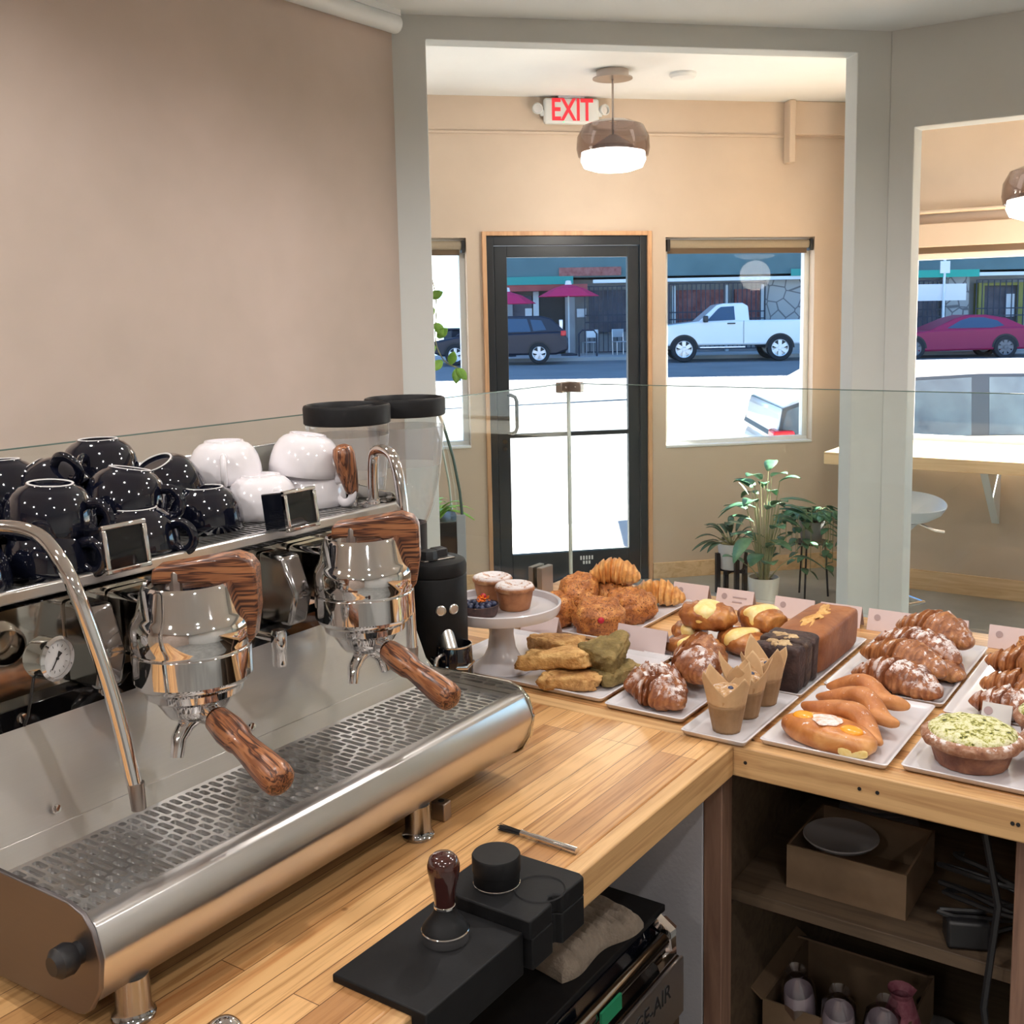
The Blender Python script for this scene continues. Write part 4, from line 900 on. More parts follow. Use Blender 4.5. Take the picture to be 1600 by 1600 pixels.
wb(MB().lathe([(.022, 1.345), (.022, 1.350), (.012, 1.352), (.012, 1.356), (0, 1.356)], (-1.235, 1.355, 0), 24), 'wand_flange', 'chrome', o)
for y, l in ((1.335, 1), (.64, 0)):
    lv = wb(MB().tube([(-1.26, y, 1.345), (-1.262, y-.002, 1.375)], .006, 10), 'steam_lever', 'chrome', em)
    q0 = Vector((-1.262, y-.002, 1.368)); q1 = Vector((-1.268, y-.018, 1.450))
    hd = MB(); hd.tube([q0, q0.lerp(q1, .1), q0.lerp(q1, .45), q0.lerp(q1, .8), q0.lerp(q1, .94), q1], [.010, .0125, .0175, .0190, .016, .008], 18)
    o = wb(hd, 'wooden_lever_handle', 'zebra_z', lv, angle=70)
# hot water tap between the groups
tp = wb(MB().tube([(-1.205, 1.035, 1.212), (-1.15, 1.043, 1.208)], .006, 12), 'water_tap', 'chrome', em)
wb(MB().lathe([(.0, 1.168), (.0095, 1.168), (.0105, 1.172), (.0105, 1.193), (.0112, 1.194), (.0112, 1.216), (.009, 1.221), (0, 1.221)], (-1.142, 1.043, 0), 24), 'tap_spout', 'chrome', tp)
t = thing('steel_bracket', 'small steel bracket on the worktop behind the machine foot', 'bracket', (-.985, 1.205, Z), .1)
MB().box(-.012, .012, -.010, .010, 0, .028).build('block', 'nickel', t, bev=.002); MB().cyl((0, 0, .028), (0, 0, .0285), .005, n=14).build('hole', 'black', t)

# ---------------------------------------------------------------- cups on the machine
def make_cup(mat, k=1.0, ring=True):
    """upside-down cup: rim down at z=0, foot up"""
    t = bpy.data.objects.new('coffee_cup', None); COL.objects.link(t)
    P = [(.0465, 0), (.0475, .001), (.0475, .012), (.0462, .024), (.0430, .038), (.0375, .049), (.0310, .0555), (.0255, .0580), (.0245, .0605), (.0235, .0605)]
    IN = [(.0215, .0605), (.021, .057), (0, .0565)]
    I2 = [(0, .052), (.030, .048), (.040, .030), (.0445, .012), (.0450, .001), (.0465, 0)]
    kz = k*.90
    MB().lathe([(r*k, z*kz) for r, z in I2+P[1:]+IN], n=48).build('cup_body', mat, t, angle=60)
    if ring: MB().lathe([(.0238*k, .0602*kz), (.0234*k, .0613*kz), (.0216*k, .0613*kz), (.0212*k, .0602*kz)], n=36).build('foot_ring', 'cup_ring', t)
    hp = [(.045, 0, .010), (.054, 0, .005), (.064, 0, .008), (.069, 0, .018), (.066, 0, .030), (.056, 0, .037), (.044, 0, .036)]
    MB().tube([Vector(p)*k for p in wand(hp, '')], .0040*k, 12, sq=1.5).build('handle', mat, t)
    return t
protoB = make_cup('black_cup', 1.19); protoW = make_cup('white_cup', 1.26, False)
CUPS = [  # colour, x, y, z, handle turn, tilt about x, tilt about y, label
 ('B', -1.262, .662, 1.3432, -60, 0, 0, 'black cup upside down at the left edge, partly behind the bent steam wand'),
 ('B', -1.268, .782, 1.3432, 15, 0, 0, 'black cup upside down under another, left of the left square display'),
 ('B', -1.278, .790, 1.394, 25, 0, 5, 'black cup stacked above the left square display, its handle turned right'),
 ('B', -1.375, .725, 1.388, 120, 0, 6, 'black cup at the far left edge, tilted low beside the steam wand bend'),
 ('B', -1.400, .680, 1.3432, 150, 0, 0, 'black cup upside down on the tray at the far left, under the tilted one'),
 ('B', -1.375, .868, 1.408, 0, 22, -36, 'black cup tipped over showing its white foot ring, left of the pile'),
 ('B', -1.400, .820, 1.3432, 200, 0, 0, 'black cup hidden low in the left pile behind the tipped one'),
 ('B', -1.425, .812, 1.412, 150, 0, 3, 'black cup high at the back left of the pile'),
 ('B', -1.428, .970, 1.424, -55, 0, 0, 'black cup at the top back of the pile with its handle facing us'),
 ('B', -1.405, .950, 1.3432, 200, 0, 0, 'black cup low at the back of the pile under the topmost one'),
 ('B', -1.268, .912, 1.3432, 25, 0, 0, 'black cup upside down right of the left square display, handle to the right'),
 ('B', -1.310, .922, 1.394, 25, -8, 8, 'large black cup tilted on top in the middle of the pile'),
 ('B', -1.412, 1.070, 1.3432, 200, 0, 0, 'black cup low at the back beside the white cups'),
 ('B', -1.395, 1.070, 1.388, 200, -24, 10, 'black cup leaning on the back row next to the white cups'),
 ('B', -1.330, 1.080, 1.3432, -135, 0, 0, 'single black cup upside down in front of the white cups, white foot ring on top'),
 ('W', -1.408, 1.190, 1.3432, 60, 0, 0, 'white cup low at the back under the topmost white cup'),
 ('W', -1.410, 1.190, 1.396, -42, 0, 0, 'topmost white cup with its handle facing us'),
 ('W', -1.338, 1.200, 1.3432, -18, 0, 0, 'white cup upside down beside the single black cup, handle towards us'),
 ('W', -1.345, 1.318, 1.3432, 8, 0, 0, 'white cup upside down at the right end under another white cup'),
 ('W', -1.350, 1.308, 1.398, 20, -3, 8, 'white cup stacked at the right end of the pile, handle to the right'),
]
fb = fw_ = True
for c, x, y, z, hz, tx, ty, lab in CUPS:
    if c == 'B': o = protoB if fb else copy_tree(protoB); fb = False
    else: o = protoW if fw_ else copy_tree(protoW); fw_ = False
    o.location = (x, y, z); o.rotation_euler = (rad(tx), rad(ty), rad(hz))
    tag(o, lab, 'cup', 'black cups on the machine' if c == 'B' else 'white cups on the machine')

# ---------------------------------------------------------------- grinders
def grinder(x, y, label, hx, rz=0):
    t = thing('coffee_grinder', label, 'grinder', (x, y, Z), rz, 'bean grinders behind the machine')
    MB().prism([(-.11, -.06), (.09, -.06), (.105, -.04), (.105, .04), (.09, .06), (-.11, .06)], 'z', 0, .035).build('base', 'matte_black', t, bev=.006)
    MB().box(-.12, -.02, -.055, .055, .03, .14).build('column', 'matte_black', t, bev=.008)
    body = MB().lathe([(0, .10), (.058, .10), (.0625, .115), (.0630, .246), (.0605, .250), (.0630, .252), (.0635, .268), (.060, .277), (.052, .281), (0, .282)], n=48).build('body', 'matte_black', t, (.0, 0, 0))
    MB().box(-.13, 0, -.052, .052, .12, .262).build('motor_housing', 'matte_black', t, bev=.01)
    MB().lathe([(.020, .2815), (.021, .284), (.018, .2845)], (.012, -.020, 0), 24).lathe([(.018, .284), (.0175, .298), (.0165, .300), (0, .300)], (.012, -.020, 0), 8).build('adjuster_knob', 'black', t)
    MB().box(-.012, .014, -.004, .024, .282, .300).build('latch', 'black', t, bev=.003)
    MB().box(-.018, .030, -.040, .030, .2815, .284).build('scale_plate', 'nickel', t, bev=.001)
    for k, q in enumerate((-42-math.degrees(rz), -18-math.degrees(rz))):
        mb_ = Matrix.Rotation(rad(q), 4, 'Z') @ Matrix.Translation((.062, 0, .190)) @ Matrix.Rotation(rad(90), 4, 'Y')
        MB().lathe([(.0100, 0), (.0105, .003), (.0085, .005), (.0078, .004), (0, .0045)], (0, 0, 0), 24, mb_).build('button', 'inox', t)
    MB().tube([(.045, -.008, .150), (.070, -.012, .112)], [.015, .016], 20).build('chute', 'inox', t)
    MB().tube([(.03, -.03, .09), (.085, -.03, .085), (.11, 0, .085), (.085, .03, .085), (.03, .03, .09)], .004, 8).build('fork', 'chrome', t)
    # hopper
    h = MB().lathe([(.034, .335), (.037, .340), (.052, .375), (.064, .430), (.0715, .490), (.0765, .555), (.0768, .562)], (hx, 0, 0), 48).build('hopper', 'clear', t, thick=.003)
    MB().lathe([(.0680, .457), (.0715, .480), (.0745, .520), (.0757, .535)], (hx, 0, 0), 48).build('frosted_band', 'frost', h)
    MB().lathe([(.030, .262), (.036, .264), (.037, .338), (.034, .338)], (hx, 0, 0), 32).build('hopper_neck', 'black', t)
    MB().lathe([(.0780, .556), (.0805, .558), (.0812, .586), (.0795, .5905), (.0755, .592), (.072, .588), (.071, .574), (0, .572)], (hx, 0, 0), 48).build('hopper_lid', 'matte_black', t)
    MB().box(hx-.006, hx+.006, -.070, .070, .573, .586).build('lid_grip', 'matte_black', t, rot=None, bev=.003)
    return t
grinder(-1.395, 1.48, 'black bean grinder directly behind the machine, its clear hopper nearer to us', -.012)
grinder(-1.325, 1.622, 'black bean grinder with two round steel buttons, beside the cake stand', -.096, rad(-20))
t = thing('milk_pitcher', 'black pitcher with chrome spout rim under the grinder chute', 'pitcher', (-1.262, 1.598, Z+.036))
MB().lathe([(0, 0), (.034, 0), (.037, .004), (.036, .05), (.034, .085), (.0335, .0865), (.031, .0865), (.033, .05), (.034, .006), (0, .005)], n=36).build('body', 'dark_gloss', t)
MB().lathe([(.0338, .084), (.0345, .087), (.0330, .0880), (.0310, .087)], n=36).build('rim', 'chrome', t)
MB().tube(wand([(0, -.034, .075), (.0, -.055, .07), (0, -.060, .045), (0, -.050, .02), (0, -.036, .018)], ''), .004, 10).build('handle', 'chrome', t)

# ---------------------------------------------------------------- tools on the near worktop
t = thing('tamping_mat', 'black rubber tamping mat hooked over the worktop edge', 'mat', (-.76, .97, Z))
wb(MB().prism([(-.838, Z), (-.7215, Z), (-.7215, Z-.045), (-.700, Z-.045), (-.700, Z+.010), (-.838, Z+.010)], 'y', .820, 1.005), 'flat_mat', 'rubber', t, bev=.002)
pl_ = [(-.815, 1.012), (-.800, 1.006), (-.690, 1.006), (-.690, 1.055), (-.700, 1.058), (-.703, 1.066), (-.700, 1.074), (-.690, 1.078), (-.690, 1.131), (-.700, 1.137), (-.822, 1.137), (-.836, 1.122), (-.836, 1.03)]
wb(MB().prism(pl_, 'z', Z+.0005, Z+.026), 'raised_block', 'rubber', t, bev=.0025)
wb(MB().prism([(x, y) for x, y in [(-.7215, 1.01), (-.690, 1.01), (-.690, 1.055), (-.700, 1.058), (-.703, 1.066), (-.700, 1.074), (-.690, 1.078), (-.690, 1.131), (-.7215, 1.131)]], 'z', Z-.040, Z+.001), 'front_lip', 'rubber', t, bev=.002)
wb(MB().lathe([(.031, Z+.0262), (.0325, Z+.0275), (.034, Z+.0262)], (-.722, 1.075, 0), 40), 'round_rest', 'rubber', t)
t = thing('coffee_tamper', 'tamper with dark polished wood handle standing on the flat mat', 'tamper', (-.772, .945, Z+.0105))
MB().lathe([(0, 0), (.0285, 0), (.0290, .0015), (.0290, .009)], n=48).lathe([(.0290, .009), (.0292, .0125), (.0280, .014)], n=48).build('base', 'chrome', t)
MB().lathe([(.0284, .0138), (.0275, .016), (.0205, .025), (.0145, .033), (.0125, .040), (0, .040)], n=48).build('collar', 'matte_black', t)
MB().lathe([(.0125, .0400), (.0130, .0405), (.0130, .0430), (.0122, .0435)], n=36).build('ring', 'chrome', t)
MB().lathe([(.0118, .0432), (.0130, .052), (.0142, .062), (.0172, .075), (.0193, .086), (.0195, .094), (.0170, .102), (.0120, .1065), (0, .108)], n=40).build('handle', 'tamper_wood', t)
t = thing('leveling_puck', 'round black leveling puck standing on the raised rubber block', 'leveler', (-.777, 1.058, Z+.0265))
MB().lathe([(0, 0), (.0295, 0), (.0300, .003), (.0300, .017), (.0292, .018), (.0312, .0185), (.0314, .0385), (.0300, .0405), (0, .041)], n=56).build('puck_body', 'matte_black', t)
MB().lathe([(.0297, .0), (.0306, .0006), (.0306, .0022), (.0297, .0028)], n=48).build('steel_edge', 'chrome', t)
t = thing('cleaning_brush', 'small steel-handled brush lying on the bare worktop', 'brush', (-.82, 1.22, Z+.006), 0)
MB().tube([(-.030, .001, .0), (-.018, .0, .0005), (.0, 0, 0), (.066, -.002, -.0005)], [.0052, .0038, .0050, .0055], 14, sq=.85).build('handle', 'chrome', t)
bb = MB(); R = random.Random(7)
for i in range(70):
    a = R.uniform(0, 6.28); r_ = R.uniform(0, .0042); bb.tube([(-.028, r_*math.cos(a)*.8, r_*math.sin(a)*.8), (-.064-R.uniform(0, .006), r_*math.cos(a)*1.5, r_*math.sin(a)*1.1)], .0005, 4, False)
bb.build('bristles', 'black', t)
t = thing('chrome_tamper', 'chrome ball-topped tamper cut off by the bottom edge of the photo', 'tamper', (-.806, .640, Z))
MB().lathe([(0, 0), (.028, 0), (.0285, .002), (.0285, .010), (.012, .016), (.009, .025), (.010, .035)], n=40).build('base', 'chrome', t)
MB().sph((0, 0, .052), .021, 16).build('ball_handle', 'chrome', t)

# ---------------------------------------------------------------- plates and cake stand
def plate(x0, x1, y0, y1, label):
    cx, cy, w, d = (x0+x1)/2, (y0+y1)/2, (x1-x0)/2, (y1-y0)/2; h = .013
    def ring(i, z, rr=.008):
        P = []
        for sx, sy, a0 in ((1, 1, 0), (-1, 1, 90), (-1, -1, 180), (1, -1, 270)):
            for k in range(4):
                q = rad(a0+30*k); P.append((sx*(w-i-rr)+rr*math.cos(q), sy*(d-i-rr)+rr*math.sin(q), z))
        return P
    b = MB(); b.rings([b.pts(ring(.012, 0)), b.pts(ring(.004, .004)), b.pts(ring(0, h-.001)), b.pts(ring(.001, h)), b.pts(ring(.004, h)), b.pts(ring(.010, .0055)), b.pts(ring(.016, .005))])
    return tag(b.build('serving_plate', 'plate', None, (cx, cy, Z), angle=50), label, 'plate', 'rectangular white serving plates')
PZ = Z+.0052
plate(-1.44, -1.018, 1.742, 2.045, 'rectangular white plate under the scones and the cake stand')
plate(-1.46, -1.178, 2.085, 2.49, 'rectangular white plate under the croissants and round buns at the back')
plate(-1.005, -.838, 1.725, 2.035, 'rectangular white plate under the three sugared almond croissants')
plate(-1.09, -.838, 2.045, 2.33, 'rectangular white plate under the cheese danishes')
plate(-.822, -.698, 1.680, 1.951, 'narrow white plate under the three wrapped muffins')
plate(-.822, -.698, 1.956, 2.385, 'narrow white plate under the chocolate slices and the loaf')
plate(-.686, -.465, 1.712, 2.035, 'rectangular white plate under the twists and the peach danish')
plate(-.686, -.455, 2.045, 2.455, 'rectangular white plate under the stacked long almond croissants')
plate(-.449, -.10, 1.728, 2.0, 'rectangular white plate under the pistachio tarts')
plate(-.449, -.10, 2.01, 2.40, 'rectangular white plate at the right edge behind the pistachio tarts')
t = thing('cake_stand', 'white porcelain cake stand on the scone plate', 'cake stand', (-1.305, 1.815, PZ+.0003))
MB().lathe([(0, .010), (.050, .006), (.066, 0), (.069, .001), (.068, .005), (.055, .012), (.040, .024), (.030, .045), (.026, .075), (.028, .105), (.034, .120)], n=56).build('pedestal', 'plate', t)
MB().lathe([(0, .117), (.112, .118), (.122, .121), (.126, .128), (.128, .143), (.1255, .1445), (.122, .142), (.119, .130), (.110, .1275), (0, .1265)], n=64).build('stand_plate', 'plate', t)
SZ = PZ+.1270
t = thing('cake_knife', 'small pale spatula blade behind the cake stand foot', 'spatula', (-1.36, 1.752, PZ+.002), .4)
MB().prism([(-.03, -.008), (.035, -.008), (.05, 0), (.03, .010), (-.03, .010)], 'z', 0, .0015).build('blade', 'stone_dish', t); MB().tube([(-.03, 0, .002), (-.09, 0, .004)], .006, 10).build('grip', 'black', t)

# ---------------------------------------------------------------- baked goods
def lump(p, amp, f, seed): return p*(1+amp*fbm(p, f, seed))
def croissant(name, label, mat, x, y, z, L, Wd, H, rz, bend=.5, seg=7, seed=1, group=None, filling=None, tilt=0, amp=.10):
    """layered crescent: steps of rolled dough shrinking to both tips"""
    b = MB(); nu, nv = 84, 26; rings = []
    for i in range(nu+1):
        t_ = i/nu; u = 2*t_-1
        sh = max(0.0, 1-abs(u)**2.1)**.62
        s_ = abs(u)*seg/2+.5; fr = s_-math.floor(s_)
        stepk = 1+.27*(1-fr)**.8*(1 if abs(u) > .02 else .6) - .12
        ang = u*bend; Rr = L/2/max(.15, math.sin(bend)) if bend > .05 else 1e6
        cx = Rr*math.sin(ang) if bend > .05 else u*L/2; cy = (Rr*math.cos(ang)-Rr*math.cos(bend)) if bend > .05 else 0
        # frame
        tx, ty = math.cos(ang), -math.sin(ang); nx_, ny_ = -ty, tx
        L_ = []
        for k in range(nv):
            q = 2*PI*k/nv; sk = .12*math.sin(q*1.0+u*6)
            rr = (sh*stepk + .05*(1-abs(u)))
            a = Wd/2*rr*math.cos(q); c = H/2*rr*math.sin(q)
            if c < 0: c *= .72
            n_ = fbm((cx*1.0+seed, a, c), 38, seed)*amp*1.5 + fbm((cx, a, c), 100, seed)*amp*.8
            a *= 1+n_; c *= 1+n_
            L_.append(Vector((cx+nx_*a, cy-Rr*(1-math.cos(bend))*.5*(bend > .05)+ny_*a, H*.36+c + H*.06*math.cos(u*PI))))
        rings.append(b.pts(L_))
    b.rings(rings)
    o = b.build(name, mat, None, (x, y, z), (tilt, 0, rz), angle=75)
    return tag(o, label, 'croissant', group)
def blob(name, label, cat, mat, x, y, z, a, b_, c, rz=0, e1=.7, e2=.8, seed=1, amp=.12, f=30, group=None, fn=None, rot=None, parent=None, flat=True, nu=60, nv=36):
    def g(p):
        q = p.copy()
        if fn: q = fn(q)
        q = q*(1+amp*1.2*fbm(q, f, seed)+amp*.7*fbm(q, f*3, seed+3)+amp*.35*fbm(q, f*7, seed+3))
        if flat and q.z < -c*.8: q.z = -c*.8
        return q
    m = MB().sell(a, b_, c, e1, e2, nu, nv, g)
    o = m.build(name, mat, parent, (x, y, z+c*.8), rot or (0, 0, rz), angle=80)
    if not parent: tag(o, label, cat, group)
    return o
G_ = 'almond croissants dusted with sugar'
# back-left plate
croissant('croissant', 'plain golden croissant lying at the right of the back-left plate', 'croissant_gold', -1.250, 2.420, PZ, .150, .075, .068, .45, .45, 8, 3, 'plain croissants')
croissant('croissant', 'plain golden croissant on top of the bun pile at the back', 'croissant_gold', -1.320, 2.330, PZ+.068, .130, .072, .066, .35, .5, 8, 5, 'plain croissants', tilt=.15)
bun_g = 'flaky round buns of the back-left plate'
BUN = [(-1.262, 2.150, 0, .062, .055, .042, .4, 'flaky round bun at the front of the back pile, with a dark red spot'), (-1.245, 2.262, 0, .072, .050, .042, .9, 'flaky oval bun at the right of the back pile under the top croissant'),
       (-1.385, 2.140, 0, .055, .052, .040, 1.2, 'flaky bun low at the left of the back pile beside the cake stand'), (-1.370, 2.235, .008, .058, .052, .052, 2, 'flaky round bun high at the left of the back pile'),
       (-1.335, 2.340, .0, .060, .056, .040, 1, 'crumbly brown bun beneath the top croissant in the back pile')]
for i, (x, y, dz, a, b_, c, rz, lab) in enumerate(BUN):
    def crease(p, i=i):
        p = p.copy(); d_ = math.hypot(p.x, p.y)
        p.z += .006*math.cos(d_*170)*(1 if p.z > 0 else 0)*.8
        return p
    o = blob('flaky_bun', lab, 'bun', 'bun', x, y, PZ+dz, a, b_, c, rz, .75, .9, i+3, .13, 26, bun_g, crease)
    if i == 0: MB().sph((.012, -.052, .008), .008, 8).build('jam_spot', 'raspberry', o)
# scones
def scone(lab, mat, x, y, z, L, Wd, H, rz, seed, tilt=(0, 0)):
    def g(p):
        k = (p.x/L+.5); p.y *= .45+.75*(1-k) if k < 1 else .45
        return p
    def gg(p):
        q = g(p.copy()); return q
    b = MB().sell(L/2, Wd/2, H/2, .5, .55, 64, 34, lambda p: (lambda q: q*(1+.20*fbm(q, 34, seed)+.13*fbm(q, 95, seed)+.05*fbm(q, 220, seed)))(gg(p)))
    o = b.build('scone', mat, None, (x, y, z+H*.47), (tilt[0], tilt[1], rz), angle=80)
    return tag(o, lab, 'scone', 'triangular scones on the white plate')
scone('golden scone lying across the top of the front scone pair', 'scone_top', -1.165, 1.800, PZ+.030, .150, .085, .036, -2.65, 2, (.05, .08))
scone('golden scone underneath the front golden one', 'scone', -1.118, 1.785, PZ, .125, .085, .032, -2.4, 6)
scone('browned scone at the back left of the scone plate', 'scone', -1.255, 1.935, PZ+.012, .135, .085, .036, 2.9, 4, (0, .1))
scone('plain scone under the browned one at the back of the scone plate', 'scone', -1.225, 1.905, PZ, .12, .085, .028, -.6, 12)
scone('greenish scone on top at the right of the scone plate', 'scone_green', -1.080, 1.875, PZ+.032, .105, .095, .050, 1.3, 8, (.12, -.25))
scone('greenish scone at the bottom right corner of the scone plate', 'scone_green', -1.060, 1.870, PZ, .110, .090, .034, 1.0, 9)
# friands and berry tart on the stand
def friand(lab, x, y, seed):
    t = thing('small_cake', lab, 'cake', (x, y, SZ+.0005), 0, 'sugared small cakes on the cake stand')
    MB().lathe([(0, 0), (.030, 0), (.033, .003), (.037, .025), (.040, .042), (.030, .046), (0, .047)], n=40, fn=lambda q, z: 1+.02*fbm((math.cos(q), math.sin(q), z*20), 2, seed)).build('cake_side', 'friand', t)
    MB().lathe([(.036, .038), (.0425, .041), (.0435, .046), (.040, .052), (.033, .055), (.022, .052), (.012, .049), (0, .0485)], n=44, fn=lambda q, z: 1+.06*fbm((math.cos(q), math.sin(q), z*12), 3, seed)).build('sugared_top', 'friand_top', t, angle=70)
friand('small sugared cake further back on the cake stand', -1.370, 1.875, 1); friand('small sugared cake nearer the rim of the cake stand', -1.285, 1.838, 4)
t = thing('berry_tart', 'dark berry tart with orange petals on the cake stand', 'tart', (-1.318, 1.757, SZ+.0005))
MB().lathe([(0, 0), (.034, 0), (.036, .002), (.041, .024), (.0395, .0245), (.037, .018), (0, .017)], n=48, fn=lambda q, z: 1+.018*math.cos(q*22)).build('pastry_case', 'dark_tart', t)
R = random.Random(3); n = 0
for i in range(19):
    a = i*2.4; r_ = .0075*math.sqrt(i)*.98
    if r_ > .034: continue
    MB().sph((r_*math.cos(a), r_*math.sin(a), .0225+(.003 if i < 6 else 0)), .0068, 7, (1, 1, .9)).build('blueberry', 'berry', t)
MB().sph((.0, .014, .037), .0065, 7).build('raspberry', 'raspberry', t)
pb = MB()
for i in range(26):
    a = R.uniform(0, 6.28); c = Vector((.008+R.gauss(0, .006), -.006+R.gauss(0, .009), .036+R.gauss(0, .003))); q = Matrix.Rotation(R.uniform(0, 6), 3, Vector((R.random(), R.random(), R.random()))) 
    pb.face(pb.pts([c+q @ Vector(v) for v in ((0, 0, 0), (.006, -.002, .001), (.009, 0, .002), (.006, .003, .001))]))
pb.build('orange_petals', 'petal', t, smooth=False, thick=.0006)
# almond croissants, front plate
croissant('almond_croissant', 'sugared almond croissant at the front of the plate beside the muffins', 'almond', -.915, 1.775, PZ, .110, .078, .062, -.15, .7, 6, 11, G_, amp=.16)
croissant('almond_croissant', 'sugared almond croissant half behind the front one on the small plate', 'almond', -.945, 1.825, PZ, .115, .078, .066, .5, .7, 6, 15, G_, amp=.16)
croissant('almond_croissant', 'sugared almond croissant lying higher, in the middle of the small plate', 'almond', -.905, 1.905, PZ+.018, .120, .080, .068, -.62, .6, 6, 13, G_, amp=.14)
croissant('almond_croissant', 'ridged almond croissant at the back of the small plate before the cheese danishes', 'almond_light', -.930, 1.985, PZ+.005, .125, .085, .078, -.35, .6, 7, 17, G_, amp=.12)
# cheese danishes
def danish(lab, x, y, z, L, Wd, H, rz, seed, tilt=0):
    t = thing('cheese_danish', lab, 'danish', (x, y, z), rz, 'cheese danishes behind the almond croissants')
    b = MB().sell(L/2, Wd/2, H/2, .8, .85, 40, 22, lambda p: (lambda q: q*(1+.12*fbm(q, 30, seed)+.07*math.cos(q.x*260)*(abs(q.x) > L*.16)))(p))
    b.build('pastry_roll', 'danish', t, (0, 0, H*.45), (tilt, 0, 0), angle=80)
    MB().sell(L*.21, Wd*.50, H*.40, .6, .5, 32, 16, lambda p: p*(1+.13*fbm(p, 40, seed+5))).build('cheese_filling', 'cheese', t, (0, 0, H*.62), (tilt, 0, 0), angle=80)
    return t
danish('cheese danish on top at the left of the pile, yellow filling showing', -.995, 2.175, PZ+.042, .135, .088, .058, .15, 2, .05)
danish('cheese danish on top at the right of the pile beside the loaf', -.890, 2.235, PZ+.036, .120, .080, .056, -.5, 3)
danish('cheese danish low in the middle of the pile', -.905, 2.165, PZ+.004, .115, .085, .05, -.4, 4)
danish('large yellow cheese danish at the front bottom of the pile', -.985, 2.095, PZ, .130, .090, .042, -.25, 5)
danish('cheese danish at the left end of the pile', -1.045, 2.19, PZ, .085, .09, .045, .3, 6)
# muffins in tulip papers
def muffin(lab, x, y, rz, seed):
    t = thing('wrapped_muffin', lab, 'muffin', (x, y, PZ), rz, 'muffins in brown tulip papers')
    def wall(z0, z1, nm, mat, petal):
        b = MB(); n = 64; rows = []; rowv = 10
        for j in range(rowv+1):
            v = j/rowv; L_ = []
            for k in range(n):
                q = 2*PI*k/n; ph = (q*4/(2*PI)) % 1; tri = 1-abs(2*ph-1)
                top = z1 + (petal*tri**1.1 if petal else 0)*(1+.2*math.sin(q*2+seed))
                z = z0+(top-z0)*v
                r_ = .0245+.0125*min(1, z/.062) + (max(0, z-.062)*.25)
                fold = 1-.035*(math.cos(q*8+.7)**4)*(1 if z < .07 else .4) - .10*(1-tri)**3*(z/.09)**2
                L_.append((r_*fold*math.cos(q), r_*fold*math.sin(q), z))
            rows.append(b.pts(L_))
        b.rings(rows, caps=not petal and False)
        return b.build(nm, mat, t, thick=.0006, angle=50)
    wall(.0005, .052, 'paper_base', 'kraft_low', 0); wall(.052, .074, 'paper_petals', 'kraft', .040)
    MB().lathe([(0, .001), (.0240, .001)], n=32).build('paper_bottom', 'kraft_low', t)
    MB().lathe([(.0228, .004), (.033, .05), (.0350, .062), (.033, .072), (.024, .080), (.012, .083), (0, .084)], n=36, fn=lambda q, z: 1+.08*fbm((math.cos(q), math.sin(q), z*30), 2.2, seed)*(z > .055)).build('muffin_crumb', 'muffin', t, angle=70)
    MB().sph((.008, -.010, .080), .006, 7).build('blueberry', 'berry', t)
muffin('brown-paper muffin at the front of the row of three', -.757, 1.738, .3, 1); muffin('brown-paper muffin in the middle of the row of three', -.757, 1.822, .9, 2); muffin('brown-paper muffin at the back of the row, before the chocolate slices', -.753, 1.902, .1, 3)
# chocolate slices and pound loaf
def slab(name, lab, cat, mat, x, y, z, a, b_, c, rz, seed, group=None, topmat=None, dome=.0):
    t = thing(name, lab, cat, (x, y, z), rz, group)
    MB().sell(a, b_, c, .22, .25, 40, 24, lambda p: (lambda q: Vector((q.x*(.90+.10*(q.z/c+1)/2), q.y, q.z+dome*math.cos(q.x/a*1.3)*math.cos(q.y/b_*1.2)*(q.z > 0)))*(1+(.035 if mat == 'loaf' else .07)*fbm(q, 45, seed)+(.01 if mat == 'loaf' else .04)*fbm(q, 120, seed)))(p)).build('crumb_body', mat, t, (0, 0, c), angle=80)
    if topmat:
        MB().sell(a*(.30 if mat == 'loaf' else .42), b_*(.62 if mat == 'loaf' else .8), .007, .8, .8, 28, 10, lambda p: Vector((p.x+.008*fbm(p, 40, seed), p.y, p.z))*(1+.5*fbm(p, 70, seed)+.5*fbm(p, 170, seed))).build('top_crust', topmat, t, (0, 0, 2*c+dome-.0045), angle=80)
    return t
slab('chocolate_slice', 'dark chocolate cake slice with crumble top, nearest the muffins', 'cake', 'choc', -.757, 1.985, PZ, .052, .018, .046, .05, 2, 'chocolate loaf slices', 'crumb', .006)
slab('chocolate_slice', 'dark chocolate cake slice between the front slice and the pound loaf', 'cake', 'choc_top', -.757, 2.028, PZ, .052, .018, .047, -.03, 7, 'chocolate loaf slices', 'crumb', .006)
slab('chocolate_slice', 'dark chocolate cake slice touching the pound loaf', 'cake', 'choc', -.757, 2.069, PZ, .052, .018, .046, .0, 9, 'chocolate loaf slices', None, .006)
slab('pound_loaf', 'golden brown pound loaf with a cracked yellow top', 'loaf', 'loaf', -.757, 2.225, PZ, .053, .130, .043, 0, 5, None, 'loaf_crack', .009)
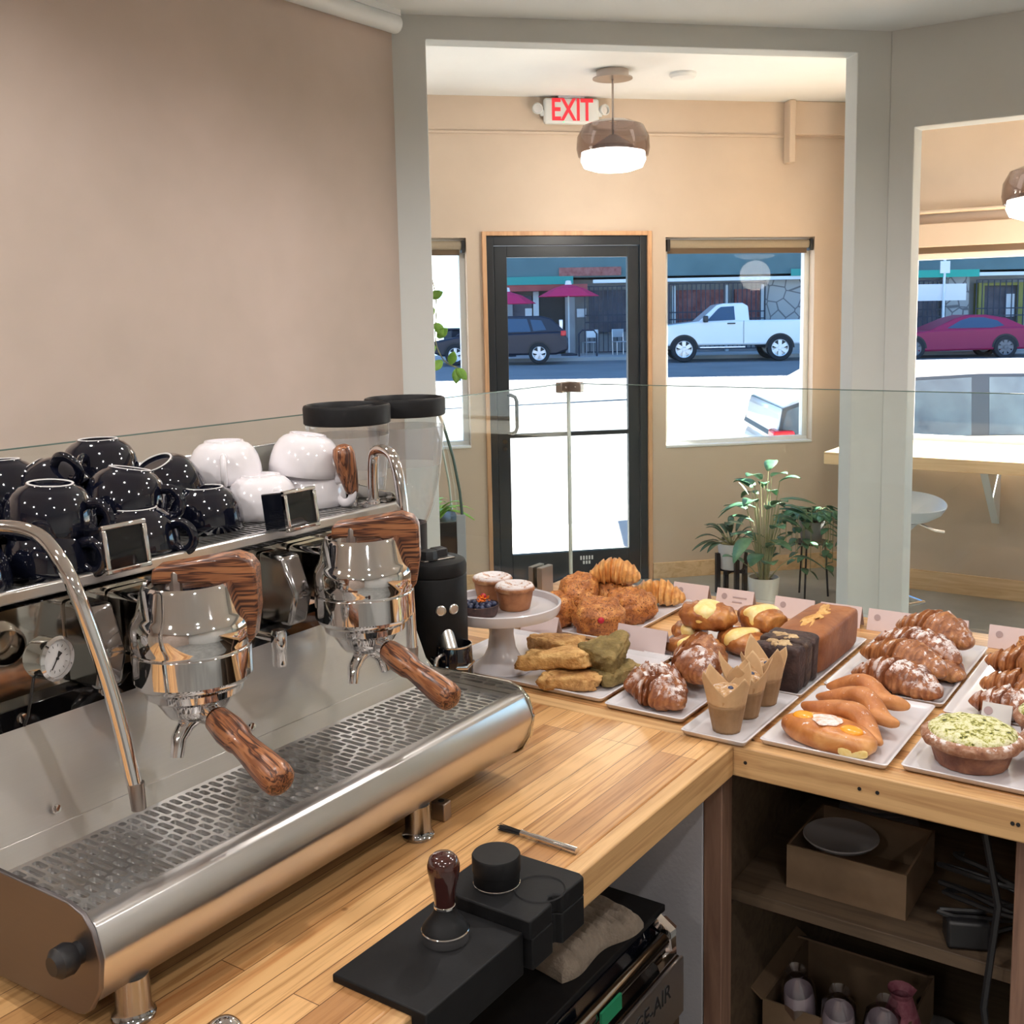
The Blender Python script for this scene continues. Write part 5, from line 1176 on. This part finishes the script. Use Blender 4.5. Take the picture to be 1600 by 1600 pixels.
# twists and peach danish
def twist(lab, x, y, z, L, r0, rz, seed, tilt=0):
    b = MB(); nu, nv = 70, 24; rings = []
    for i in range(nu+1):
        u = 2*i/nu-1; sh = max(0, 1-abs(u)**3.2)**.5*(1-.28*abs(u)); cx = u*L/2; cy = .010*math.sin(u*3.4+seed); cz = .010*math.cos(u*2.2)+.004*math.sin(u*5+seed)
        b_ = []
        for k in range(nv):
            q = 2*PI*k/nv; rr = r0*(sh+.02)*(1+.13*math.cos(2*q+u*7.5+seed)+.05*fbm((cx, math.cos(q)*.02, math.sin(q)*.02), 60, seed))
            b_.append((cx, cy+rr*math.cos(q), r0*.8+cz+rr*.82*math.sin(q)))
        rings.append(b.pts(b_))
    b.rings(rings)
    return tag(b.build('pastry_twist', 'twist', None, (x, y, z), (0, tilt, rz), angle=75), lab, 'pastry', 'sugared pastry twists')
twist('pastry twist leaning nearest the peach danish', -.572, 1.822, PZ+.010, .185, .0245, -.42, 1, .06); twist('pastry twist in the middle of the three twists', -.566, 1.893, PZ+.012, .180, .0245, -.36, 2, .03); twist('pastry twist at the back, before the almond croissants', -.572, 1.960, PZ+.014, .176, .0245, -.30, 3, .02)
t = thing('peach_danish', 'oval danish with two peach halves and a sugar patch', 'danish', (-.580, 1.766, PZ), -.28)
MB().sell(.090, .044, .026, .8, .85, 48, 22, lambda p: (lambda q: Vector((q.x, q.y, (q.z-.007*math.exp(-((abs(q.x)-.045)/.022)**2-(q.y/.02)**2)*(q.z > 0)) if q.z > -.02 else -.02)))(p*(1+.06*fbm(p, 35, 4)))).build('dough', 'brioche', t, (0, 0, .0205), angle=80)
for x in (-.048, .046): MB().sell(.021, .017, .009, .9, .9, 24, 12).build('peach_half', 'peach', t, (x, -.003, .0375))
MB().sell(.026, .026, .0028, .9, .9, 40, 12, lambda p: p*(1+.35*fbm(p, 60, 2))).build('sugar_patch', 'sugar', t, (-.003, -.004, .0448), angle=80)
MB().sell(.024, .005, .009, .7, .8, 20, 10, lambda p: p*(1+.1*fbm(p, 50, 2))).build('cut_edge', 'cheese', t, (.066, -.0285, .014), (0, 0, .42))
# long almond croissants behind
G2_ = 'long almond croissants stacked on the plate behind the twists'
croissant('almond_croissant', 'long almond croissant lying nearest the twists, thick sugar on its left', 'almond', -.552, 2.085, PZ, .195, .080, .066, -.28, .35, 9, 21, G2_, amp=.13)
croissant('almond_croissant', 'long almond croissant with a smooth golden hump, second from the twists', 'almond_light', -.562, 2.170, PZ+.016, .200, .078, .066, -.36, .4, 7, 23, G2_, amp=.10)
croissant('almond_croissant', 'long almond croissant lying third from the twists', 'almond', -.555, 2.255, PZ+.020, .205, .078, .064, -.36, .35, 9, 25, G2_, amp=.14)
croissant('almond_croissant', 'long almond croissant at the back of its plate, nearest the glass', 'almond_light', -.545, 2.345, PZ+.030, .190, .080, .070, -.45, .45, 9, 27, G2_, amp=.12)
croissant('almond_croissant', 'almond croissant at the bottom right of the long almond croissants', 'almond_light', -.510, 2.215, PZ, .13, .07, .05, -.5, .4, 7, 29, G2_, amp=.12)
croissant('almond_croissant', 'sugared almond croissant right behind the large pistachio tart', 'almond', -.340, 2.052, PZ, .150, .075, .056, -.22, .4, 7, 31, 'almond croissants at the right edge', amp=.14)
croissant('almond_croissant', 'almond croissant at the right edge, lower of the two crossed ones', 'almond_light', -.335, 2.160, PZ, .165, .08, .060, -.20, .35, 8, 33, 'almond croissants at the right edge', amp=.12)
croissant('almond_croissant', 'almond croissant at the right edge, resting above the lower one', 'almond_light', -.340, 2.210, PZ+.030, .165, .078, .060, -.32, .35, 8, 35, 'almond croissants at the right edge', amp=.12)
blob('flaky_bun', 'round orange flaky bun at the far right edge near the glass', 'bun', 'bun', -.300, 2.325, PZ+.012, .075, .065, .045, .2, .7, .9, 41, .12, 26, None)
# pistachio tarts
def tart(lab, x, y, r0, seed, s=1):
    t = thing('pistachio_tart', lab, 'tart', (x, y, PZ), 0, 'pistachio tarts on the front right plate')
    MB().lathe([(0, 0), (r0*.66, 0), (r0*.70, .002), (r0*.80, .028), (r0*.84, .036), (r0*.80, .040), (0, .041)], n=64, fn=lambda q, z: 1+.012*math.cos(q*16)).build('tart_case', 'tart_shell', t)
    MB().lathe([(r0*.80, .032), (r0*.96, .036), (r0*1.01, .043), (r0*.97, .050), (r0*.88, .055), (r0*.80, .052)], n=72, fn=lambda q, z: 1+.05*fbm((math.cos(q), math.sin(q), z*14), 5, seed)).build('crumbly_rim', 'tart_rim', t, angle=70)
    MB().sell(r0*.87, r0*.87, .018, .9, 1, 56, 20, lambda p: Vector((p.x, p.y, p.z*(1+.25*fbm(p, 60, seed)) + (.0012*fbm(p, 220, seed)))) ).build('pistachio_topping', 'pistachio', t, (0, 0, .052), angle=80)
tart('large pistachio-topped tart at the front right corner', -.357, 1.815, .080, 1)
tart('pistachio tart cut off by the right edge, right of the large one', -.222, 1.868, .072, 4); tart('pistachio tart behind and right of the large one', -.262, 1.965, .058, 6)
# name cards
def card(lab, x, y, z=Z+.0005, rz=0, w=.10, h=.048, mat='card', lines=0, grp='name cards standing behind the pastries'):
    t = thing('name_card', lab, 'card', (x, y, z), rz, grp)
    b = MB(); b.rings([b.pts([(-w/2, -.018, 0), (-w/2, 0, h), (-w/2, .018, 0)]), b.pts([(w/2, -.018, 0), (w/2, 0, h), (w/2, .018, 0)])], caps=False, closed=False)
    b.build('folded_card', mat, t, smooth=False, thick=.0005)
    tl = math.atan2(.018, h); m_ = Matrix.Translation((0, -.0183+.0, 0)) @ Matrix.Rotation(-tl, 4, 'X')
    s_ = MB(); L_ = h/math.cos(tl)
    s_.lathe([(.0075, 0), (.0075, .0002), (0, .0003)], (0, 0, 0), 24, m_ @ Matrix.Translation((-w*.28, -.0005, L_*.62)) @ Matrix.Rotation(rad(90), 4, 'X'))
    for i in range(lines): s_.box(-w*.05, w*.33-.012*i, -.0009, -.0006, L_*.62-.012*i-.0015, L_*.62-.012*i+.0015, m_)
    s_.build('stamp', 'card_ink', t)
CARDS = [(-1.195, 2.515, 0, 'pink name card behind the golden croissants at the back-left', 0), (-1.072, 2.515, 0, 'pink name card with two lines of writing, behind the cheese danishes', 2), (-.914, 2.510, 0, 'pink name card beside the potted plant pot, behind the loaf', 0),
         (-.799, 2.510, 0, 'pink name card directly behind the pound loaf', 0), (-.683, 2.510, 0, 'pink name card right of the loaf, left of the almond croissants', 0), (-.560, 2.515, 0, 'pale name card behind the long almond croissants', 0), (-.415, 2.510, 0, 'pink name card behind the round bun at the right edge', 0)]
for x, y, rz, lab, nl in CARDS: card(lab, x, y, rz=rz, lines=nl)
card('grey-pink name card right of the scones, before the danishes', -1.100, 2.066, w=.125, h=.06, rz=-.03); card('grey-pink name card behind the cake stand', -1.37, 2.066, w=.10, h=.05); card('small white name card behind the large pistachio tart', -.352, 1.999, Z+.014, 0, .05, .034, 'card_white')
tag(MB().box(-.045, .045, -.006, .006, 0, .012).build('wooden_strip', 'brown_post', None, (-.935, 2.044, Z), (0, 0, -.1), bev=.001), 'small wooden strip behind the almond croissants', 'strip')
tag(MB().box(-.045, .045, -.008, .008, 0, .02).build('wooden_strip', 'brown_post', None, (-.835, 2.43, Z), (0, 0, -.05), bev=.001), 'small wooden strip behind the pound loaf', 'strip')

# ---------------------------------------------------------------- seating side
t = thing('exit_sign', 'white exit sign with red letters and two emergency lamp heads', 'exit sign', MC @ Vector((1.52, 6.39, 2.925)), rad(45))
def eb(*a): return MB().box(*a)
MB().box(-.165, .165, -.055, -.005, -.165, -.02).build('housing', 'exit_body', t, bev=.016, seg=3); MB().box(-.08, .08, -.05, 0, -.02, .018).build('mount', 'grey_plastic', t, bev=.004)
text_obj('letters', 'EXIT', .175, 'exit_red', t, Vector((0, -.056, -.092)), (rad(90), 0, 0), .002, .70)
MB().sph((-.05, -.055, -.155), .004, 6).build('indicator_light', 'led_green', t)
for sg in (-1, 1):
    m_ = Matrix.Translation((sg*.195, -.03, -.080)) @ Matrix.Rotation(rad(90), 4, 'X') @ Matrix.Rotation(rad(sg*25), 4, 'Y')
    lh = MB().lathe([(0, -.025), (.022, -.02), (.030, .0), (.032, .02), (.027, .022), (.024, .012), (0, .010)], (0, 0, 0), 24, m_).build('lamp_head', 'exit_body', t)
    MB().lathe([(.024, .0125), (0, .0135)], (0, 0, 0), 20, m_).build('lens', 'chrome', lh); MB().box(min(sg*.16, sg*.185), max(sg*.16, sg*.185), -.04, -.02, -.12, -.085).build('bracket', 'exit_body', t, bev=.003)
t = thing('smoke_detector', 'small round white smoke detector on the seating ceiling', 'smoke detector', (-2.631, 5.423, ZO))
MB().lathe([(.07, 0), (.072, -.012), (.062, -.026), (.03, -.030), (0, -.030)], n=36).build('housing', 'trim_white', t)
# bar table at the window and stool
t = thing('bar_table', 'pale wooden bar top in front of the right-hand window', 'bar', (0, 6.0, 0))
wb(MB().box(-1.92, 2.6, 5.68, 6.42, .835, .90), 'bar_top', 'pine', t, bev=.003)
for x in (-1.2, .6, 2.3): wb(MB().prism([(6.42, .835), (6.0, .835), (6.42, .45)], 'x', x, x+.04), 'bracket', 'trim_white', t)
def stool(x, y, lab):
    t = thing('bar_stool', lab, 'stool', (x, y, 0), 0, 'grey bar stools')
    rows = []; b = MB(); n = 44
    for rr, z in [(0, .700), (.08, .698), (.14, .708), (.185, .735), (.205, .768), (.200, .772), (.178, .742), (.135, .718), (.08, .710), (0, .708)]:
        if rr == 0: rows.append([b.b.verts.new((0, 0, z))]*1)
        else: rows.append(b.pts([(rr*math.cos(2*PI*k/n)*1.05, rr*math.sin(2*PI*k/n), z+.035*max(0, math.sin(2*PI*k/n))*(rr/.2)**2) for k in range(n)]))
    for A, Bq in zip(rows, rows[1:]):
        for k in range(n):
            vs = []
            for v in (A[k % len(A)], A[(k+1) % n if len(A) > 1 else 0], Bq[(k+1) % n if len(Bq) > 1 else 0], Bq[k % len(Bq)]):
                if v not in vs: vs.append(v)
            if len(vs) > 2: b.face(vs)
    b.build('seat', 'grey_plastic', t)
    MB().lathe([(.030, .24), (.032, .25), (.032, .60), (.045, .64), (.10, .695), (0, .697)], n=28).build('gas_column', 'grey_plastic', t)
    MB().lathe([(0, 0), (.19, 0), (.195, .008), (.06, .022), (.024, .05), (.024, .26), (0, .26)], n=36).build('base', 'chrome', t)
    MB().tube([(.08, .02, .695), (.16, .04, .66), (.20, .05, .655)], .006, 8).build('lift_lever', 'nickel', t)
    MB().tube([(.03, 0, .3), (.1, .12, .3), (0, .2, .3), (-.1, .12, .3), (-.03, 0, .3)], .009, 10).build('footrest', 'chrome', t)
stool(-1.335, 4.97, 'grey moulded bar stool standing before the window bar, right of the column')
# plants
def leaf(b, p, d, L, Wd, droop=.3, up=Vector((0, 0, 1))):
    d = Vector(d).normalized(); s_ = d.cross(up); s_ = s_.normalized() if s_.length > .01 else Vector((1, 0, 0)); nrm = s_.cross(d)
    rows = []; n = 6
    for i in range(n+1):
        v = i/n; w = Wd/2*math.sin(PI*min(1, v*.92+.06))**.8
        c = Vector(p)+d*L*v - Vector((0, 0, 1))*L*droop*v*v
        rows.append(b.pts([c-s_*w+nrm*w*.25, c, c+s_*w+nrm*w*.25]))
    b.rings(rows, False, False)
def pot(t, r0, r1, h, mat, z=0, saucer=False):
    MB().lathe([(0, z), (r0, z), (r0+.003, z+.003), (r1, z+h), (r1*.90, z+h), (r1*.88, z+h*.85), (0, z+h*.85)], n=36).build('pot', mat, t)
    MB().lathe([(r1*.87, z+h*.86), (0, z+h*.88)], n=24).build('soil', 'soil', t)
    if saucer: MB().lathe([(0, z-.012), (r1*.95, z-.012), (r1*1.02, z+.01), (r1*.98, z+.01), (0, z-.003)], n=32).build('saucer', mat, t)
t = thing('potted_lily', 'tall leafy peace lily in a cream pot behind the name cards', 'plant', (-2.23, 5.62, .0135))
pot(t, .068, .088, .175, 'pot', 0, True)
R = random.Random(11); sb = MB(); lb = MB(); lz = MB()
for i in range(36):
    a = R.uniform(0, 6.28); h = R.uniform(.26, .76); sp = .04+.16*R.random()*(1.1-h)
    tip = Vector((sp*math.cos(a), sp*math.sin(a), h)); sb.tube([(.02*math.cos(a), .02*math.sin(a), .15), tip*.55+Vector((0, 0, .08)), tip], [.004, .003, .002], 5)
    leaf(lb, tip, (math.cos(a), math.sin(a), R.uniform(-.1, .7)), R.uniform(.14, .21), R.uniform(.065, .095), R.uniform(.2, .6))
sb.build('stem', 'stem', t); lb.build('leaves', 'leaf', t, thick=.001, angle=80)
for dx, dz, q in ((-.075, .64, .8), (-.10, .47, .2)):
    fl = MB(); leaf(fl, (dx, -.05, dz), (-.5, -.2, .7 if q > .5 else .1), .085, .05, .0); fl.build('white_bloom', 'spathe', t, thick=.001)
t = thing('potted_plant', 'dark-leaved plant in a white pot on a black stand', 'plant', (-2.545, 5.90, 0))
for a in (45, 135, 225, 315): MB().box(-.013, .013, -.013, .013, 0, .24).build('stand_leg', 'black', t, (.085*math.cos(rad(a)), .085*math.sin(rad(a)), 0), (0, 0, rad(a)))
MB().box(-.085, .085, -.012, .012, .12, .14).box(-.012, .012, -.085, .085, .12, .14).build('stand_crossbar', 'black', t)
pot(t, .062, .083, .155, 'pot_white', .141)
lb = MB(); sb = MB()
for i in range(22):
    a = R.uniform(0, 6.28); e_ = R.uniform(.1, 1.2); p0 = (0, 0, .28); d = Vector((math.cos(a)*math.cos(e_), math.sin(a)*math.cos(e_), math.sin(e_)*.9)); p1 = Vector(p0)+d*.10
    sb.tube([p0, p1], .004, 5); leaf(lb, p1, d, R.uniform(.12, .20), .04, .5)
sb.build('stem', 'stem', t); lb.build('leaves', 'leaf_dark', t, thick=.001, angle=80)
t = thing('potted_ivy', 'trailing plant on a thin-legged black stand beside the column', 'plant', (-2.10, 6.02, 0))
for a in (30, 150, 270): MB().tube([(.10*math.cos(rad(a)), .10*math.sin(rad(a)), 0), (.08*math.cos(rad(a)), .08*math.sin(rad(a)), .32)], .006, 6).build('stand_leg', 'black', t)
MB().lathe([(0, .32), (.10, .32), (.10, .33), (0, .33)], n=28).build('stand_top', 'black', t)
pot(t, .055, .075, .12, 'stone_dish', .331)
lb = MB(); sb = MB()
for i in range(20):
    a = R.uniform(0, 6.28); r_ = R.uniform(.10, .22); n = R.randint(5, 10); p = Vector((0, 0, .46)); prev = p
    for k in range(n):
        v = (k+1)/n; q = Vector((r_*math.cos(a)*min(1, v*1.6), r_*math.sin(a)*min(1, v*1.6), .46+.12*math.sin(v*2.4)-.38*v*v*R.uniform(.5, 1)))
        sb.tube([prev, q], .002, 4); prev = q; leaf(lb, q, (math.cos(a+R.gauss(0, .9)), math.sin(a+R.gauss(0, .9)), -.2), .055, .045, .3)
sb.build('vine', 'stem', t); lb.build('leaves', 'leaf', t, thick=.001, angle=80)
# glass case with plant between column and door
t = thing('glass_planter_case', 'black planter box with a curved dark-edged glass panel and bright leaves', 'planter', MC @ Vector((.47, 4.62, 0)), rad(45))
MB().box(-.16, .105, -.14, .14, .56, .80).build('case_box', 'black', t, bev=.004); MB().box(.080, .118, -.150, -.140, .575, .83).build('corner_plate', 'grey_plastic', t, bev=.002)
MB().box(-.14, -.10, -.10, .10, 0, .56).build('stand_post', 'black', t)
arc = [(.108, .80), (.098, .93), (.075, 1.07), (.035, 1.22), (-.02, 1.36), (-.085, 1.49), (-.15, 1.60)]
gp = MB(); rws = [gp.pts([(x, -.14, z), (x, .14, z)]) for x, z in arc]; gp.rings(rws, False, False); gp.build('curved_glass', 'guard_glass', t)
MB().tube([(x, -.14, z) for x, z in arc], .006, 8).build('glass_rim', 'glass_edge', t); MB().tube([(x-.012, .14, z) for x, z in arc], .005, 8).build('glass_rim', 'glass_edge_light', t)
lb = MB()
for i in range(30):
    a = R.uniform(0, 6.28); d = Vector((math.cos(a), math.sin(a), R.uniform(.4, 1.6))).normalized(); leaf(lb, (-.01+R.gauss(0, .03), R.gauss(0, .04), .80), d, R.uniform(.14, .26), .034, .55)
lb.build('leaves', 'leaf_bright', t, thick=.001, angle=80)
t = thing('trailing_vine', 'trailing green vine hanging beside the left column edge', 'plant', MC @ Vector((.545, 5.30, 1.83)), rad(45))
MB().lathe([(0, 0), (.05, 0), (.075, .12), (.07, .12), (0, .1)], (-.14, 0, 0), 24).build('pot', 'pot_white', t); MB().tube([(-.14, 0, .1), (-.14, 0, ZO-1.83)], .003, 6).build('hanger', 'nickel', t)
vb = MB(); pth = wand([(-.10, -.02, .11), (-.05, -.03, .1), (.0, -.06, .05), (.03, -.07, -.10), (.02, -.07, -.28), (.06, -.07, -.38), (.13, -.07, -.42)], ''); vb.tube(pth, .003, 6); vb.build('vine', 'stem', t)
lb = MB()
for i, (x, z, dx, dz) in enumerate([(.0, -.08, .6, .3), (.02, -.13, -.5, -.4), (.02, -.20, .4, -.6), (.03, -.27, .5, .5), (.02, -.31, -.5, -.3), (.05, -.38, -.6, -.5), (.09, -.40, .2, .8), (.12, -.42, .6, -.7), (.12, -.42, -.1, -.9)]):
    leaf(lb, (x, -.07, z), (dx, -.2, dz), .070, .045, .05, Vector((0, -1, .2)))
lb.build('leaves', 'leaf_bright', t, thick=.001, angle=80)

# ---------------------------------------------------------------- lamps
def downlight(x, y, i):
    t = thing('ceiling_downlight', None, 'downlight', (x, y, ZC), 0, 'recessed ceiling downlights over the bar side')
    t['label'] = 'small round recessed ceiling downlight ' + ['near the plaster wall, behind the viewer', 'near the plaster wall over the coffee machine', 'behind the viewer at the left', 'over the tamping mats', 'over the muffins and twists', 'right above the viewer', 'over the right part of the pastry counter', 'at the right wall side', 'in the back right corner', 'in the middle of the back', 'added over the cake stand to brighten the left column'][i]
    MB().lathe([(.055, -.004), (.058, 0), (.04, 0), (.036, -.002), (.055, -.004)], n=28).build('trim_ring', 'trim_white', t)
    MB().lathe([(.036, -.001), (0, -.001)], n=20).build('lens', 'lamp_dim', t)
    l = bpy.data.lights.new('downlight_lamp', 'SPOT'); l.energy = LAMP_W; l.shadow_soft_size = .035; l.spot_size = rad(165); l.spot_blend = .5; l.color = (1, .955, .915)
    o = bpy.data.objects.new('downlight_lamp', l); COL.objects.link(o); o.parent = t; o.location = (0, 0, -.05)
for i, (x, y) in enumerate([(-1.9, -.6), (-1.9, 1.0), (-.9, -.9), (-.75, .55), (-.35, 2.2), (.5, .2), (.5, 2.7), (1.7, 1.2), (1.4, -1.6), (0, -2.0), (-1.15, 2.45)]): downlight(x, y, i)  # the last one is an extra, added to brighten the left column
def pendant(x, y, zt, zb, label):
    t = thing('pendant_lamp', label, 'lamp', (x, y, ZO), 0, 'smoked glass pendant lamps'); h = zb-ZO; H = zt-zb
    MB().lathe([(0, 0), (.085, 0), (.085, -.035), (.105, -.038), (.105, -.044), (0, -.046)], n=36).build('canopy', 'nickel', t)
    MB().tube([(0, 0, -.04), (0, 0, h+H*.70)], .006, 10).build('rod', 'nickel', t)
    g = MB().lathe([(.02, h+H*.985), (.10, h+H*.99), (.16, h+H*.90), (.190, h+H*.68), (.194, h+H*.45), (.185, h+H*.30), (.170, h+H*.27)], n=48).build('glass_shade', 'smoke', t)
    MB().lathe([(0, h), (.10, h+.003), (.155, h+H*.08), (.172, h+H*.22), (.168, h+H*.38), (.12, h+H*.42), (0, h+H*.42)], n=40).build('diffuser', 'lamp_white', t)
    MB().lathe([(.0, h+H*.43), (.11, h+H*.43), (.11, h+H*.50), (.02, h+H*.72), (0, h+H*.72)], n=28).build('lamp_holder', 'nickel', t)
    l = bpy.data.lights.new('pendant_light', 'POINT'); l.energy = PEND_W; l.shadow_soft_size = .12; l.color = (1, .93, .84)
    o = bpy.data.objects.new('pendant_light', l); COL.objects.link(o); o.parent = t; o.location = (0, 0, h-.13)
    return t
pendant(-2.896, 5.134, 2.665, 2.405, 'smoked glass pendant lamp hanging in front of the exit sign')
pendant(-4.05, 3.85, 2.665, 2.405, 'unseen pendant lamp added behind the left column to brighten the wall')  # out of view, added to brighten the seating wall left of the door
pendant(-.90, 5.80, 2.33, 2.07, 'smoked glass pendant lamp cut off by the right edge of the photo')
